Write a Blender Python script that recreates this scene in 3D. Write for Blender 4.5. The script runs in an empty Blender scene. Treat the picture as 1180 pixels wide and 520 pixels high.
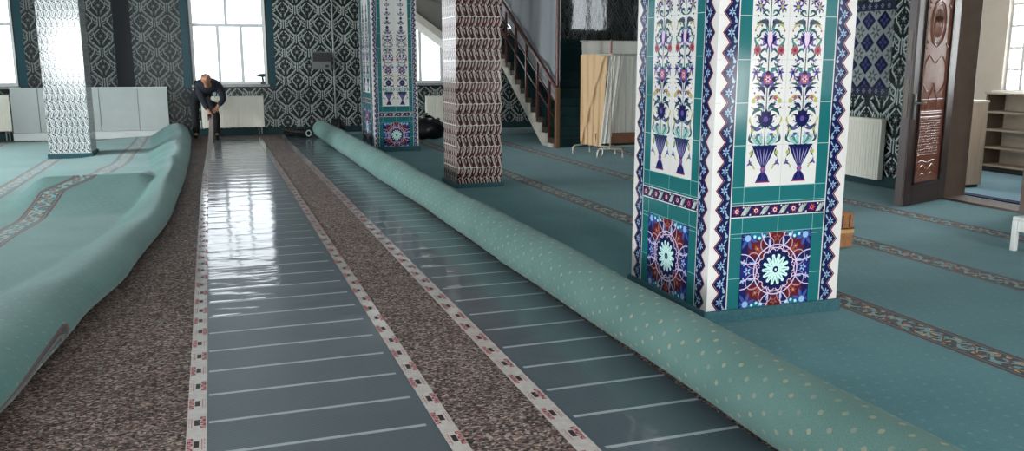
import bpy, math, random
from mathutils import Vector, Matrix
random.seed(7)
PI = math.pi
C = bpy.context.scene.collection
S = bpy.context.scene

# ------------------------------------------------------------------ helpers
def lin(c):
    if isinstance(c, str):
        c = c.lstrip('#'); c = [int(c[i:i+2], 16)/255 for i in (0, 2, 4)]
    return tuple((x/12.92 if x <= .04045 else ((x+.055)/1.055)**2.4) for x in c[:3]) + (1.0,)

class MB:
    """collects faces of ONE mesh"""
    def __init__(s): s.v=[]; s.f=[]; s.m=[]; s.c=[]; s.uv=[]; s.sm=[]
    def add(s, pts, faces, mat=0, col=(1,1,1,1), smooth=False):
        o=len(s.v); s.v+= [tuple(p) for p in pts]
        for f in faces:
            s.f.append(tuple(o+i for i in f)); s.m.append(mat); s.c.append(col); s.sm.append(smooth)
        return s
    def box(s,x0,x1,y0,y1,z0,z1,mat=0,col=(1,1,1,1)):
        p=[(x0,y0,z0),(x1,y0,z0),(x1,y1,z0),(x0,y1,z0),(x0,y0,z1),(x1,y0,z1),(x1,y1,z1),(x0,y1,z1)]
        return s.add(p,[(3,2,1,0),(4,5,6,7),(0,1,5,4),(1,2,6,5),(2,3,7,6),(3,0,4,7)],mat,col)
    def prism(s, poly, a, b, axis='y', mat=0):
        """poly of 2D points extruded between a and b along an axis"""
        def P(q,t): return {'y':(q[0],t,q[1]),'x':(t,q[0],q[1]),'z':(q[0],q[1],t)}[axis]
        n=len(poly); pts=[P(q,a) for q in poly]+[P(q,b) for q in poly]
        fs=[tuple(range(n)),tuple(range(2*n-1,n-1,-1))]+[(i,i+n,(i+1)%n+n,(i+1)%n) for i in range(n)]
        return s.add(pts,fs,mat)
    def tube(s, path, r, n=10, mat=0, caps=True, smooth=True):
        path=[Vector(p) for p in path]; rs=r if isinstance(r,(list,tuple)) else [r]*len(path)
        pts=[]; up=Vector((0,0,1))
        for i,p in enumerate(path):
            a=path[max(0,i-1)]; b=path[min(len(path)-1,i+1)]; t=(b-a).normalized()
            u=t.cross(up)
            if u.length<.05: u=t.cross(Vector((0,1,0)))
            u.normalize(); w=u.cross(t).normalized()
            for k in range(n):
                an=2*PI*k/n; pts.append(p+(u*math.cos(an)+w*math.sin(an))*rs[i])
        L=len(path); fs=[]
        for i in range(L-1):
            for k in range(n):
                fs.append((i*n+k,i*n+(k+1)%n,(i+1)*n+(k+1)%n,(i+1)*n+k))
        s.add(pts,fs,mat,smooth=smooth)
        if caps:
            s.add(pts[:n],[tuple(range(n-1,-1,-1))],mat); s.add(pts[-n:],[tuple(range(n))],mat)
        return s
    def bar(s,a,b,w,h,mat=0):
        """square bar from a to b"""
        a=Vector(a); b=Vector(b); t=(b-a).normalized(); up=Vector((0,0,1))
        u=t.cross(up); u = Vector((1,0,0)) if u.length<.05 else u.normalized(); q=u.cross(t).normalized()
        pts=[p+u*i*w/2+q*j*h/2 for p in (a,b) for i,j in ((-1,-1),(1,-1),(1,1),(-1,1))]
        return s.add(pts,[(0,1,2,3),(7,6,5,4),(0,4,5,1),(1,5,6,2),(2,6,7,3),(3,7,4,0)],mat)
    def build(s,name,mats,parent=None,smooth=None,bevel=0,uvs=None,fix=False):
        me=bpy.data.meshes.new(name)
        off=Vector((0,0,0))
        if parent is not None:
            q=parent
            while q is not None: off+=Vector(q.location); q=q.parent
        me.from_pydata([tuple(Vector(p)-off) for p in s.v],[],s.f)
        for m in (mats if isinstance(mats,(list,tuple)) else [mats]): me.materials.append(m)
        me.polygons.foreach_set('material_index',s.m)
        me.polygons.foreach_set('use_smooth',[ (x if smooth is None else smooth) for x in s.sm])
        if any(c!=(1,1,1,1) for c in s.c):
            ca=me.color_attributes.new('Col','FLOAT_COLOR','CORNER'); buf=[]
            for f,c in zip(s.f,s.c): buf+=list(c)*len(f)
            ca.data.foreach_set('color',buf)
        if uvs is not None:
            ul=me.uv_layers.new(name='UVMap'); buf=[]
            for f in s.f:
                for i in f: buf+=list(uvs[i])
            ul.data.foreach_set('uv',buf)
        me.update()
        if fix:
            import bmesh
            bm=bmesh.new(); bm.from_mesh(me); bmesh.ops.recalc_face_normals(bm,faces=bm.faces); bm.to_mesh(me); bm.free()
        o=bpy.data.objects.new(name,me); C.objects.link(o)
        if parent is not None: o.parent=parent
        if bevel:
            b=o.modifiers.new('bevel','BEVEL'); b.width=bevel; b.segments=2; b.limit_method='ANGLE'
        return o

def tag(o,label,cat,group=None,kind=None):
    o['label']=label; o['category']=cat
    if group: o['group']=group
    if kind: o['kind']=kind
    return o
def thing(name,label,cat,loc=(0,0,0),group=None):
    o=bpy.data.objects.new(name,None); C.objects.link(o); o.location=loc; o.empty_display_size=.1
    return tag(o,label,cat,group)
def struct(o): o['kind']='structure'; return o
def struct_empty(name,loc):
    o=bpy.data.objects.new(name,None); C.objects.link(o); o.location=loc; return struct(o)

# ------------------------------------------------------------------ materials
def newmat(name):
    m=bpy.data.materials.new(name); m.use_nodes=True; nt=m.node_tree
    return m,nt,nt.nodes['Principled BSDF']
def N(nt,t,**k):
    n=nt.nodes.new(t)
    for a,b in k.items(): setattr(n,a,b)
    return n
def lk(nt,a,b): nt.links.new(a,b)
def mth(nt,op,a,b=None,c=None):
    n=N(nt,'ShaderNodeMath',operation=op)
    for i,x in enumerate((a,b,c)):
        if x is None: continue
        if isinstance(x,(int,float)): n.inputs[i].default_value=x
        else: lk(nt,x,n.inputs[i])
    return n.outputs[0]
def mix(nt,f,a,b,blend='MIX'):
    n=N(nt,'ShaderNodeMix',data_type='RGBA',blend_type=blend)
    for s,x in ((n.inputs[0],f),(n.inputs[6],a),(n.inputs[7],b)):
        if isinstance(x,(int,float,tuple)): s.default_value=x
        else: lk(nt,x,s)
    return n.outputs[2]
def simple(name,col,rough=.5,noise=.08,scale=12,metal=0,coat=0,bump=0,sheen=0,spec=.5):
    m,nt,p=newmat(name); c=lin(col) if isinstance(col,str) else col
    tc=N(nt,'ShaderNodeTexCoord'); nz=N(nt,'ShaderNodeTexNoise'); nz.inputs['Scale'].default_value=scale; nz.inputs['Detail'].default_value=4
    lk(nt,tc.outputs['Object'],nz.inputs['Vector'])
    d=tuple(x*(1-2.2*noise) for x in c[:3])+(1,); l=tuple(min(1,x*(1+2.2*noise)) for x in c[:3])+(1,)
    lk(nt,mix(nt,nz.outputs[0],d,l),p.inputs['Base Color'])
    p.inputs['Roughness'].default_value=rough; p.inputs['Metallic'].default_value=metal
    p.inputs['Coat Weight'].default_value=coat; p.inputs['Sheen Weight'].default_value=sheen
    p.inputs['Specular IOR Level'].default_value=spec
    if bump:
        b=N(nt,'ShaderNodeBump'); b.inputs['Strength'].default_value=bump; b.inputs['Distance'].default_value=.01
        lk(nt,nz.outputs[0],b.inputs['Height']); lk(nt,b.outputs[0],p.inputs['Normal'])
    return m
def glaze(name,rough=.1,spec=.5,wob=.06):
    """glazed ceramic painted with the mesh's own colours"""
    m,nt,p=newmat(name)
    a=N(nt,'ShaderNodeAttribute'); a.attribute_name='Col'
    tc=N(nt,'ShaderNodeTexCoord'); nz=N(nt,'ShaderNodeTexNoise'); nz.inputs['Scale'].default_value=3; 
    lk(nt,tc.outputs['Object'],nz.inputs['Vector'])
    v=mth(nt,'MULTIPLY_ADD',nz.outputs[0],.16,.92)
    hs=N(nt,'ShaderNodeHueSaturation'); lk(nt,v,hs.inputs['Value']); lk(nt,a.outputs['Color'],hs.inputs['Color'])
    lk(nt,hs.outputs[0],p.inputs['Base Color'])
    p.inputs['Roughness'].default_value=rough; p.inputs['Specular IOR Level'].default_value=spec
    b=N(nt,'ShaderNodeBump'); b.inputs['Strength'].default_value=wob; b.inputs['Distance'].default_value=.02
    lk(nt,nz.outputs[0],b.inputs['Height']); lk(nt,b.outputs[0],p.inputs['Normal'])
    return m
STRIPS=[-3.87,-2.45,-1.33,0.09,3.83,5.26,6.67]
def carpet_mat(name,base,base2,dot,dotamt=.6,fade=0.0,sheen=.3,flip=False,strips=True,sheencol='#dbe6e6'):
    m,nt,p=newmat(name)
    uv=N(nt,'ShaderNodeUVMap'); uv.uv_map='UVMap'
    sp=N(nt,'ShaderNodeSeparateXYZ'); lk(nt,uv.outputs[0],sp.inputs[0]); u,v=sp.outputs[0],sp.outputs[1]
    n1=N(nt,'ShaderNodeTexNoise'); n1.inputs['Scale'].default_value=1.6; n1.inputs['Detail'].default_value=5; lk(nt,uv.outputs[0],n1.inputs['Vector'])
    n2=N(nt,'ShaderNodeTexNoise'); n2.inputs['Scale'].default_value=150; n2.inputs['Detail'].default_value=2; lk(nt,uv.outputs[0],n2.inputs['Vector'])
    f=mth(nt,'MULTIPLY_ADD',n2.outputs[0],.8,mth(nt,'MULTIPLY_ADD',n1.outputs[0],.9,-.35))
    f=mth(nt,'MINIMUM',mth(nt,'MAXIMUM',f,0),1)
    col=mix(nt,f,lin(base),lin(base2))
    # small woven flowers on a staggered grid
    pit=.085
    row=mth(nt,'FLOOR',mth(nt,'DIVIDE',v,pit)); sh=mth(nt,'MULTIPLY',mth(nt,'MODULO',mth(nt,'ABSOLUTE',row),2),.5)
    du=mth(nt,'SUBTRACT',mth(nt,'FRACT',mth(nt,'ADD',mth(nt,'DIVIDE',u,pit),sh)),.5)
    dv=mth(nt,'SUBTRACT',mth(nt,'FRACT',mth(nt,'DIVIDE',v,pit)),.5)
    d=mth(nt,'SQRT',mth(nt,'ADD',mth(nt,'MULTIPLY',du,du),mth(nt,'MULTIPLY',dv,dv)))
    d=mth(nt,'ADD',d,mth(nt,'MULTIPLY_ADD',n2.outputs[0],.16,-.08))
    wn=N(nt,'ShaderNodeTexWhiteNoise',noise_dimensions='2D'); cb=N(nt,'ShaderNodeCombineXYZ')
    lk(nt,mth(nt,'FLOOR',mth(nt,'ADD',mth(nt,'DIVIDE',u,pit),sh)),cb.inputs[0]); lk(nt,row,cb.inputs[1]); lk(nt,cb.outputs[0],wn.inputs['Vector'])
    dm=mth(nt,'MULTIPLY',mth(nt,'LESS_THAN',d,.135),mth(nt,'MULTIPLY_ADD',wn.outputs[0],.75*dotamt,.25*dotamt))
    col=mix(nt,dm,col,lin(dot))
    if strips:
        w=None
        for k in STRIPS:
            a=mth(nt,'ABSOLUTE',mth(nt,'SUBTRACT',u,k)); w=a if w is None else mth(nt,'MINIMUM',w,a)
        ins=mth(nt,'LESS_THAN',w,.125)
        # scrolls inside the border
        per=.22; ph=mth(nt,'MULTIPLY',v,2*PI/per)
        wave=mth(nt,'MULTIPLY',mth(nt,'SINE',ph),.042)
        sgn=None
        for k in STRIPS:
            a=mth(nt,'SUBTRACT',u,k); s_=mth(nt,'MULTIPLY',a,mth(nt,'LESS_THAN',mth(nt,'ABSOLUTE',a),.13)); sgn=s_ if sgn is None else mth(nt,'ADD',sgn,s_)
        vo=N(nt,'ShaderNodeTexVoronoi'); vo.inputs['Scale'].default_value=38; lk(nt,uv.outputs[0],vo.inputs['Vector'])
        rp=N(nt,'ShaderNodeValToRGB'); rp.color_ramp.interpolation='CONSTANT'
        e=rp.color_ramp.elements; e[0].color=lin('#16161c'); e[1].position=.33; e[1].color=lin('#5d8f90')
        for q,cc in ((.52,'#1d2630'),(.68,'#8a3a35'),(.76,'#20262c'),(.88,'#c08d5a')): 
            el=e.new(q); el.color=lin(cc)
        sx=N(nt,'ShaderNodeSeparateColor'); lk(nt,vo.outputs['Color'],sx.inputs[0]); lk(nt,sx.outputs[0],rp.inputs[0])
        inn=rp.outputs[0]
        sc=mth(nt,'LESS_THAN',mth(nt,'ABSOLUTE',mth(nt,'SUBTRACT',sgn,wave)),.014)
        inn=mix(nt,sc,inn,lin('#70908f'))
        sc2=mth(nt,'LESS_THAN',mth(nt,'ABSOLUTE',mth(nt,'ADD',sgn,wave)),.008)
        inn=mix(nt,sc2,inn,lin('#5e2226'))
        def band(a,b): return mth(nt,'MULTIPLY',mth(nt,'GREATER_THAN',w,a),mth(nt,'LESS_THAN',w,b))
        bc=mix(nt,band(.075,.087),inn,lin('#0e0c10'))
        bc=mix(nt,band(.087,.1),bc,lin('#5d5450'))
        bc=mix(nt,band(.1,.112),bc,lin('#17131a'))
        bc=mix(nt,band(.112,.125),bc,lin('#532428'))
        if fade: bc=mix(nt,mth(nt,'MULTIPLY',mth(nt,'LESS_THAN',w,.075),fade),bc,lin(base2))  # pales the border inside, daylight on the carpet put into its colour
        col=mix(nt,ins,col,bc)
    lk(nt,col,p.inputs['Base Color']); p.inputs['Roughness'].default_value=.95; p.inputs['Specular IOR Level'].default_value=.15
    p.inputs['Sheen Weight'].default_value=sheen; p.inputs['Sheen Roughness'].default_value=.45; p.inputs['Sheen Tint'].default_value=lin(sheencol)
    b=N(nt,'ShaderNodeBump'); b.inputs['Strength'].default_value=.5; b.inputs['Distance'].default_value=.006
    lk(nt,n2.outputs[0],b.inputs['Height']); lk(nt,b.outputs[0],p.inputs['Normal'])
    return m

M={}
M['glaze']=glaze('glazed_tile',.12)
M['wallglaze']=glaze('glazed_wall_tile',.32,.15,.15)
M['wallgloss']=glaze('glossy_wall_tile',.1,.6,.35)
M['carpet']=carpet_mat('teal_carpet','#2f6067','#52898f','#8b989a',.3,0,.2)
M['carpet_left']=carpet_mat('pale_teal_carpet','#335652','#557d78','#7fa396',.25,.25,.28)
M['carpet_roll']=carpet_mat('rolled_teal_carpet','#43605a','#688680','#b09d80',.55,0,.1,strips=False)
M['skirt']=simple('teal_carpet_skirting','#2d565d',.9,.25,60,bump=.5)
M['base_dark']=simple('dark_teal_skirting','#123236',.85,.2,30)
M['plaster']=simple('white_plaster','#d9d6cf',.8,.04,6)
M['beige']=simple('beige_plaster','#c2b9ae',.8,.04,6)
M['ceil']=simple('ceiling_paint','#e2e3e2',.8,.03,5)
M['pvc']=simple('white_pvc','#d4d5d6',.35,.03,8)
M['sill']=simple('grey_marble_sill','#8b8f8e',.3,.2,14)
M['rad']=simple('radiator_enamel','#e6e2d4',.35,.03,8)
M['pipe']=simple('pipe_grey','#8d9391',.35,.05,9)
M['cab']=simple('grey_laminate','#a3a9a6',.5,.05,5)
M['cabedge']=simple('pale_edge','#c0c5c2',.5,.04,7)
M['metal']=simple('dull_metal','#6f7472',.35,.1,20,metal=.7)
M['dark']=simple('dark_plastic','#17191b',.35,.15,20)
M['black']=simple('black_film','#0b0c0e',.25,.2,15)
M['bag']=simple('black_bag_plastic','#101114',.3,.3,9,bump=.4)
M['white']=simple('white_gloss','#dcdcd8',.35,.03,10)
M['rail']=simple('red_brown_wood','#54201a',.35,.2,18)
M['string']=simple('stringer_paint','#cfc8bb',.6,.06,8)
M['tread']=simple('dark_stair_carpet','#16373a',.95,.25,40,bump=.4)
M['treadside']=simple('brown_tread_end','#3c2f28',.6,.3,14)
M['sheet']=None
M['doorwood']=simple('dark_walnut','#33221d',.42,.25,9,coat=.15)
M['doorpanel']=simple('carved_red_walnut','#7a4a38',.22,.18,14,coat=.5)
M['jamb']=simple('brown_jamb','#5b4a41',.5,.15,7)
M['lightwood']=None
M['shelfw']=simple('shelf_wood','#9a8c7d',.5,.12,10)
M['shelfb']=simple('shelf_back','#b3a99c',.6,.08,8)
M['box']=simple('brown_card','#9c6b46',.8,.2,22)
M['boxband']=simple('tan_band','#c79a64',.6,.12,22)
M['boxslot']=simple('dark_red_slot','#4a2018',.8,.2,22)
M['cream']=simple('cream_cloth','#d6d0bf',.9,.06,30)
M['steel']=simple('brushed_tube','#cfc6b8',.3,.06,20,metal=.3)
M['copper']=simple('reddish_pole','#8a4a3a',.4,.1,20)
M['skin']=simple('skin','#b98468',.55,.06,30)
M['hair']=simple('grey_hair','#6d6258',.8,.25,60)
M['sweater']=simple('charcoal_sweater','#1d2029',.9,.2,40)
M['shirt']=simple('grey_blue_shirt','#8f9fae',.85,.08,30)
M['trouser']=simple('black_trousers','#101116',.9,.2,30)
M['shoe']=simple('black_shoe','#0b0b0d',.4,.2,30)
M['eye']=simple('eye_dark','#141210',.2,.05,30)
M['tapeprint']=simple('tape_print_red','#962c34',.5,.15,60)
M['tapeblack']=simple('tape_print_black','#2a1719',.5,.15,60)
M['drill']=simple('drill_green_black','#22302e',.4,.2,30)

def cloth(name,col,trans=.35):
    m,nt,p=newmat(name); c=lin(col)
    tc=N(nt,'ShaderNodeTexCoord'); nz=N(nt,'ShaderNodeTexNoise'); nz.inputs['Scale'].default_value=60
    lk(nt,tc.outputs['Object'],nz.inputs['Vector'])
    cc=mix(nt,nz.outputs[0],tuple(x*.85 for x in c[:3])+(1,),c)
    df=N(nt,'ShaderNodeBsdfDiffuse'); tr=N(nt,'ShaderNodeBsdfTranslucent'); mx=N(nt,'ShaderNodeMixShader'); mx.inputs[0].default_value=trans
    lk(nt,cc,df.inputs[0]); lk(nt,cc,tr.inputs[0]); lk(nt,df.outputs[0],mx.inputs[1]); lk(nt,tr.outputs[0],mx.inputs[2])
    lk(nt,mx.outputs[0],nt.nodes['Material Output'].inputs[0]); return m
M['sheet']=cloth('white_sheet','#e3e6ea',.45)
M['orange']=cloth('orange_cloth','#f0cba0',.3)
M['whitecloth']=cloth('white_cloth','#f3f0e8',.3)

def wood_planks(name,a,b):
    m,nt,p=newmat(name); tc=N(nt,'ShaderNodeTexCoord'); mp=N(nt,'ShaderNodeMapping'); mp.inputs['Scale'].default_value=(9,9,.8)
    lk(nt,tc.outputs['Object'],mp.inputs[0]); nz=N(nt,'ShaderNodeTexNoise'); nz.inputs['Scale'].default_value=3; nz.inputs['Detail'].default_value=6
    lk(nt,mp.outputs[0],nz.inputs['Vector']); lk(nt,mix(nt,nz.outputs[0],lin(a),lin(b)),p.inputs['Base Color']); p.inputs['Roughness'].default_value=.45
    return m
M['lightwood']=wood_planks('pale_oak','#9a8371','#c9b49e')

def glass():
    m,nt,p=newmat('window_glass'); t=N(nt,'ShaderNodeBsdfTransparent'); g=N(nt,'ShaderNodeBsdfGlossy'); g.inputs['Roughness'].default_value=.02
    fr=N(nt,'ShaderNodeFresnel'); nz=N(nt,'ShaderNodeTexNoise'); nz.inputs['Scale'].default_value=4
    rp=mix(nt,nz.outputs[0],(.93,.96,.97,1),(.98,.99,1,1)); lk(nt,rp,t.inputs[0])
    mx=N(nt,'ShaderNodeMixShader'); lk(nt,fr.outputs[0],mx.inputs[0]); lk(nt,t.outputs[0],mx.inputs[1]); lk(nt,g.outputs[0],mx.inputs[2])
    lk(nt,mx.outputs[0],nt.nodes['Material Output'].inputs[0]); return m
M['glass']=glass()

def felt():
    m,nt,p=newmat('speckled_felt_underlay'); tc=N(nt,'ShaderNodeTexCoord')
    def vor(s,shift):
        v=N(nt,'ShaderNodeTexVoronoi'); v.inputs['Scale'].default_value=s; mp=N(nt,'ShaderNodeMapping'); mp.inputs['Location'].default_value=shift; mp.inputs['Scale'].default_value=(1,1.3,1)
        nz=N(nt,'ShaderNodeTexNoise'); nz.inputs['Scale'].default_value=s*.8; lk(nt,tc.outputs['Object'],nz.inputs['Vector'])
        ad=N(nt,'ShaderNodeVectorMath',operation='MULTIPLY_ADD'); lk(nt,nz.outputs['Color'],ad.inputs[0]); ad.inputs[1].default_value=(.018,.018,0); lk(nt,tc.outputs['Object'],ad.inputs[2])
        lk(nt,ad.outputs[0],mp.inputs[0]); lk(nt,mp.outputs[0],v.inputs['Vector']); sc=N(nt,'ShaderNodeSeparateColor'); lk(nt,v.outputs['Color'],sc.inputs[0]); return sc.outputs[0],v
    a,v1=vor(78,(0,0,0)); 
    rp=N(nt,'ShaderNodeValToRGB'); rp.color_ramp.interpolation='CONSTANT'; e=rp.color_ramp.elements
    e[0].color=lin('#2c2624'); e[1].position=.2; e[1].color=lin('#5b4d49')
    for q,c in ((.42,'#7d6a64'),(.6,'#3f3330'),(.72,'#96857c'),(.84,'#6e4b48'),(.93,'#a7998d')): e.new(q).color=lin(c)
    lk(nt,a,rp.inputs[0])
    nz=N(nt,'ShaderNodeTexNoise'); nz.inputs['Scale'].default_value=1.3; nz.inputs['Detail'].default_value=3; lk(nt,tc.outputs['Object'],nz.inputs['Vector'])
    hs=N(nt,'ShaderNodeHueSaturation'); lk(nt,rp.outputs[0],hs.inputs['Color']); lk(nt,mth(nt,'MULTIPLY_ADD',nz.outputs[0],.5,.8),hs.inputs['Value'])
    lk(nt,hs.outputs[0],p.inputs['Base Color']); p.inputs['Roughness'].default_value=.75; p.inputs['Specular IOR Level'].default_value=.3
    b=N(nt,'ShaderNodeBump'); b.inputs['Strength'].default_value=.6; b.inputs['Distance'].default_value=.004; lk(nt,a,b.inputs['Height']); lk(nt,b.outputs[0],p.inputs['Normal'])
    return m
M['felt']=felt()

def film(name,x0,x1,y0):
    """dark heating film under clear foil: carbon pinstripes, pale cross bars every 0.33 m"""
    m,nt,p=newmat(name); tc=N(nt,'ShaderNodeTexCoord'); sp=N(nt,'ShaderNodeSeparateXYZ'); lk(nt,tc.outputs['Object'],sp.inputs[0]); x,y=sp.outputs[0],sp.outputs[1]
    f=mth(nt,'FRACT',mth(nt,'DIVIDE',mth(nt,'SUBTRACT',y,y0),.0135))
    pin=mth(nt,'LESS_THAN',f,.38)
    n0=N(nt,'ShaderNodeTexNoise'); n0.inputs['Scale'].default_value=1.1; n0.inputs['Detail'].default_value=3; lk(nt,tc.outputs['Object'],n0.inputs['Vector'])
    base=mix(nt,n0.outputs[0],lin('#3b464e'),lin('#566570'))
    col=mix(nt,mth(nt,'MULTIPLY',pin,.85),base,lin('#1b2329'))
    g=mth(nt,'FRACT',mth(nt,'DIVIDE',mth(nt,'SUBTRACT',y,y0),.331)); bar=mth(nt,'LESS_THAN',g,.072)
    bar=mth(nt,'MULTIPLY',bar,mth(nt,'MULTIPLY',mth(nt,'GREATER_THAN',x,x0),mth(nt,'LESS_THAN',x,x1)))
    col=mix(nt,mth(nt,'MULTIPLY',bar,.85),col,lin('#a9b2b4'))
    lk(nt,col,p.inputs['Base Color']); p.inputs['Roughness'].default_value=.42; p.inputs['Specular IOR Level'].default_value=.7
    p.inputs['Coat Weight'].default_value=.8; p.inputs['Coat Roughness'].default_value=.08; p.inputs['Coat IOR'].default_value=1.5
    mp=N(nt,'ShaderNodeMapping'); mp.inputs['Scale'].default_value=(1.2,2.6,1); lk(nt,tc.outputs['Object'],mp.inputs[0])
    n1=N(nt,'ShaderNodeTexNoise'); n1.inputs['Scale'].default_value=1.6; n1.inputs['Detail'].default_value=2.5; lk(nt,mp.outputs[0],n1.inputs['Vector'])
    # foil sags between the bars
    sag=mth(nt,'MULTIPLY',mth(nt,'SINE',mth(nt,'MULTIPLY',g,2*PI)),.05)
    rg=mth(nt,'MAXIMUM',mth(nt,'SUBTRACT',1,mth(nt,'DIVIDE',mth(nt,'ABSOLUTE',mth(nt,'SUBTRACT',g,.06)),.16)),0); rg=mth(nt,'MULTIPLY',mth(nt,'MULTIPLY',rg,rg),mth(nt,'SUBTRACT',3,mth(nt,'MULTIPLY',rg,2)))
    fx=mth(nt,'MAXIMUM',mth(nt,'SUBTRACT',1,mth(nt,'DIVIDE',mth(nt,'ABSOLUTE',mth(nt,'SUBTRACT',x,x0)),.75)),0)
    h=mth(nt,'ADD',n1.outputs[0],mth(nt,'ADD',sag,mth(nt,'MULTIPLY',mth(nt,'MULTIPLY',rg,fx),mth(nt,'MULTIPLY',n0.outputs[0],.5))))
    b=N(nt,'ShaderNodeBump'); b.inputs['Strength'].default_value=.35; b.inputs['Distance'].default_value=.02; lk(nt,h,b.inputs['Height']); lk(nt,b.outputs[0],p.inputs['Coat Normal'])
    return m
def tape_mat():
    m,nt,p=newmat('pale_printed_tape'); tc=N(nt,'ShaderNodeTexCoord'); nz=N(nt,'ShaderNodeTexNoise'); nz.inputs['Scale'].default_value=25; lk(nt,tc.outputs['Object'],nz.inputs['Vector'])
    lk(nt,mix(nt,nz.outputs[0],lin('#b5aaa4'),lin('#d3cac4')),p.inputs['Base Color']); p.inputs['Roughness'].default_value=.2; p.inputs['Coat Weight'].default_value=1; p.inputs['Coat Roughness'].default_value=.1
    return m
M['tape']=tape_mat()

# ------------------------------------------------------------------ flat drawing on tile faces
class Draw:
    """draws painted tile decoration as thin coloured polygons on a plane"""
    def __init__(s,mb,o,U,V,clip=None,holes=()):
        s.mb=mb; s.k=0; s.o=Vector(o); s.U=Vector(U).normalized(); s.V=Vector(V).normalized(); s.n=s.U.cross(s.V); s.clip=clip; s.holes=holes; s.step=.0005
    def P(s,q,l): return s.o+s.U*q[0]+s.V*q[1]+s.n*(l*s.step)
    def ok(s,c):
        if s.clip and not (s.clip[0]<=c[0]<=s.clip[2] and s.clip[1]<=c[1]<=s.clip[3]): return False
        return not any(h[0]<=c[0]<=h[2] and h[1]<=c[1]<=h[3] for h in s.holes)
    def poly(s,pts,col,l,chk=True):
        c=(sum(p[0] for p in pts)/len(pts),sum(p[1] for p in pts)/len(pts))
        if chk:
            if not s.ok(c): return
            if s.clip: pts=[(min(max(p[0],s.clip[0]),s.clip[2]),min(max(p[1],s.clip[1]),s.clip[3])) for p in pts]
        ar=sum(pts[i][0]*pts[(i+1)%len(pts)][1]-pts[(i+1)%len(pts)][0]*pts[i][1] for i in range(len(pts)))
        if ar<0: pts=pts[::-1]
        s.k=(s.k+1)%450; l+=s.k*.002
        s.mb.add([s.P(p,l) for p in pts],[tuple(range(len(pts)))],0,col)
    def rect(s,x0,y0,x1,y1,col,l): s.poly([(x0,y0),(x1,y0),(x1,y1),(x0,y1)],col,l,False)
    def disc(s,c,r,col,l,n=14,ry=None):
        ry=ry or r; s.poly([(c[0]+r*math.cos(2*PI*i/n),c[1]+ry*math.sin(2*PI*i/n)) for i in range(n)],col,l)
    def stroke(s,pts,w,col,l):
        for a,b in zip(pts[:-1],pts[1:]):
            dx,dy=b[0]-a[0],b[1]-a[1]; L=math.hypot(dx,dy)
            if L<1e-6: continue
            ex,ey=dx/L*w*.25,dy/L*w*.25; nx,ny=-dy/L*w/2,dx/L*w/2
            s.poly([(a[0]-ex+nx,a[1]-ey+ny),(a[0]-ex-nx,a[1]-ey-ny),(b[0]+ex-nx,b[1]+ey-ny),(b[0]+ex+nx,b[1]+ey+ny)],col,l)
    def ring(s,c,r,w,col,l,n=28,a0=0,a1=2*PI):
        s.stroke([(c[0]+r*math.cos(a0+(a1-a0)*i/n),c[1]+r*math.sin(a0+(a1-a0)*i/n)) for i in range(n+1)],w,col,l)
    def leaf(s,a,b,bend,w,col,l,n=6):
        """pointed leaf from a to b, curved sideways by bend"""
        dx,dy=b[0]-a[0],b[1]-a[1]; L=math.hypot(dx,dy)
        if L<1e-6: return
        nx,ny=-dy/L,dx/L; up=[];dn=[]
        for i in range(n+1):
            t=i/n; k=4*t*(1-t)*bend; q=w*math.sin(PI*t)**.8/2
            x,y=a[0]+dx*t+nx*k,a[1]+dy*t+ny*k
            up.append((x+nx*q,y+ny*q)); dn.append((x-nx*q,y-ny*q))
        for i in range(n):
            qd=[up[i],up[i+1],dn[i+1],dn[i]]
            if i==0: qd=[up[0],up[1],dn[1]]
            elif i==n-1: qd=[up[i],up[i+1],dn[i]]
            s.poly(qd,col,l)
    def flower(s,c,r,n,col,cc,l,a0=0,w=.9):
        for i in range(n):
            a=a0+2*PI*i/n; s.leaf(c,(c[0]+r*math.cos(a),c[1]+r*math.sin(a)),0,r*w*2.0/n+r*.04,col,l,4)
        s.disc(c,r*.28,cc,l+1,8)

WHITE=lin('#d3d0cd'); NAVY=lin('#151a4a'); TEAL=lin('#1d6467'); RED=lin('#6a1620'); PALE=lin('#8fa9b4'); GREEN=lin('#4a7f79'); PURP=lin('#5a4a8e')
LILAC=lin('#d6bcd2'); MAROON=lin('#5a1c24'); YEL=lin('#a8a560'); ROSE=lin('#a0525c'); GROUT=lin('#79aaa6'); SKY=lin('#3f8cab'); DGREEN=lin('#274d52'); WGROUT=lin('#b9b6b2')

def zigzag(d,xin,xtip,z0,z1,pitch):
    """navy border with pointed teeth, red outline, pale flowers"""
    sgn=1 if xtip>xin else -1; xv=xin+(xtip-xin)*.52; n=int((z1-z0)/pitch)+1; p=pitch
    d.rect(min(xin,xv),z0,max(xin,xv),z1,NAVY,2)
    for i in range(n):
        a=z0+i*p; b=min(a+p,z1); m=(a+b)/2
        if b-a<.02: continue
        d.poly([(xv,a),(xtip,m),(xv,b)],NAVY,2)
        o=sgn*.006
        d.stroke([(xv+o,a),(xtip+o,m),(xv+o,b)],.007,RED,3)
        c=((xin*.45+xtip*.55),m)
        d.flower((c[0]-sgn*.004,c[1]),abs(xtip-xin)*.29,6,lin('#93adbd'),lin('#3a5a8c'),4,PI/6)
        d.disc((xin+sgn*.018,a+.008),.011,PALE,4,8); d.leaf((xin+sgn*.012,a+.012),(xin+sgn*.03,a+.04),.004,.01,PALE,4)
        d.leaf((xin+sgn*.012,b-.012),(xin+sgn*.03,b-.04),-.004,.01,PALE,4)
    d.rect(min(xin,xin-sgn*.006),z0,max(xin,xin-sgn*.006),z1,WHITE,3)

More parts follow.
